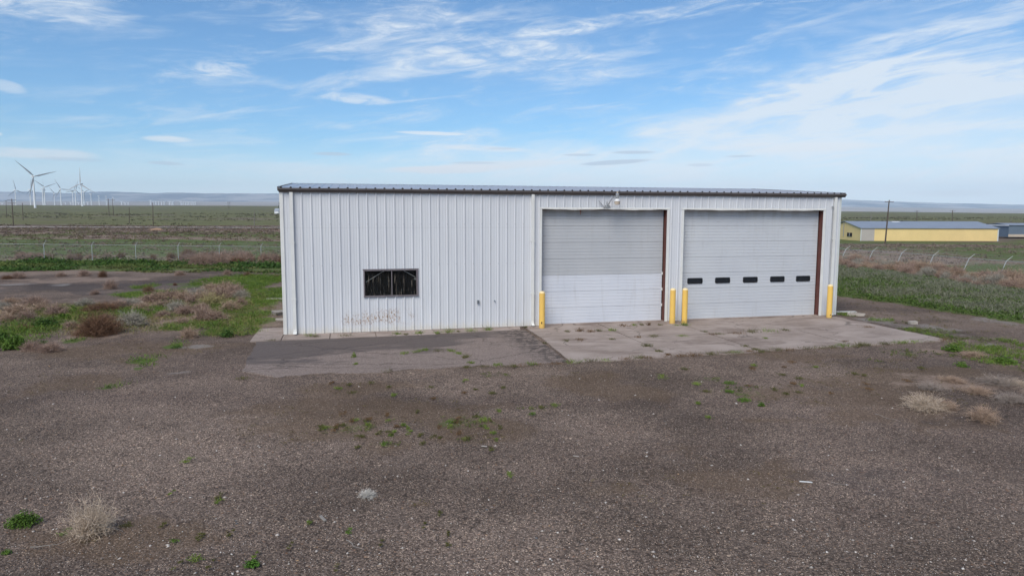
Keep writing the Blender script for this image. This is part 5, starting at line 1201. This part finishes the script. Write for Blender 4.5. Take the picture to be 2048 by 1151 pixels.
# loose stones over the gravel
r3 = np.random.default_rng(9); N = 34000
u = r3.uniform(-120, 2170, N); v = 700+480*r3.beta(1.5, 1.0, N)
Ys = CAM_Z*F_PX/(v-430); Xs = (u-1024)/F_PX*Ys; ok = off_building(Xs, Ys); Xs, Ys = Xs[ok], Ys[ok]; N = len(Xs)
s = .0045+.009*r3.beta(1.2, 5, N)+(r3.random(N) < .012)*r3.uniform(.006, .018, N); bg_ = r3.random(N) < .006; s[bg_] = r3.uniform(.014, .030, bg_.sum()); s *= (1+np.clip(Ys-10, 0, 20)*.035)
oc = np.array([(1, 0, 0), (0, 1, 0), (-1, 0, 0), (0, -1, 0), (0, 0, 1), (0, 0, -1)], float); fc = np.array([(0, 1, 4), (1, 2, 4), (2, 3, 4), (3, 0, 4), (1, 0, 5), (2, 1, 5), (3, 2, 5), (0, 3, 5)])
J = oc[None]*r3.uniform(.6, 1.35, (N, 6, 1))+r3.normal(size=(N, 6, 3))*.14; an = r3.uniform(0, 6.28, N); ca, sa = np.cos(an)[:, None], np.sin(an)[:, None]
VX = (J[..., 0]*ca-J[..., 1]*sa*.75)*s[:, None]; VY = (J[..., 0]*sa+J[..., 1]*ca*.75)*s[:, None]; VZ = J[..., 2]*s[:, None]*.55
base_ = np.stack([Xs, Ys, terrain(Xs, Ys)+(fbm(Xs*1.1, Ys*1.1, 3)-.5)*.05-.02+s*.25], -1)
V = (np.stack([VX, VY, VZ], -1)+base_[:, None]).reshape(-1, 3); T_ = (fc[None]+(np.arange(N)*6)[:, None, None]).reshape(-1, 3)
pal = np.array([(.11, .085, .075), (.16, .13, .115), (.23, .19, .17), (.42, .37, .33), (.38, .25, .15), (.60, .55, .50), (.13, .13, .135)])
ci = r3.choice(len(pal), N, p=[.20, .22, .22, .20, .05, .08, .03]); ci[bg_ & (r3.random(N) < .8)] = 3; ci[bg_ & (r3.random(N) < .3)] = 5; C = np.repeat(pal[ci]*r3.uniform(.8, 1.2, (N, 1)), 6, 0)
tag(tri_mesh('loose_stones', V, T_, C, M['stone'], kind='stuff'), 'loose grey and white stones strewn over the gravel yard', 'stones')

# ------------------------------------------------------------------ haze
mb = MB(); mb.box(-30000, 30000, -16000, 21500, -8, 900)
hm = bpy.data.materials.new('haze'); hm.use_nodes = True; t = NT(hm.node_tree); t.n.remove(t.n['Principled BSDF'])
pv = t.n.new('ShaderNodeVolumePrincipled'); pv.inputs['Color'].default_value = (.66, .84, 1, 1); pv.inputs['Density'].default_value = 4.8e-5; pv.inputs['Anisotropy'].default_value = -.3
t.l.new(pv.outputs[0], t.n['Material Output'].inputs['Volume'])
hz_o = mb.build('haze', hm); hz_o['kind'] = 'stuff'; hz_o['label'] = 'thin blue haze over the far plain and hills'; hz_o['category'] = 'haze'
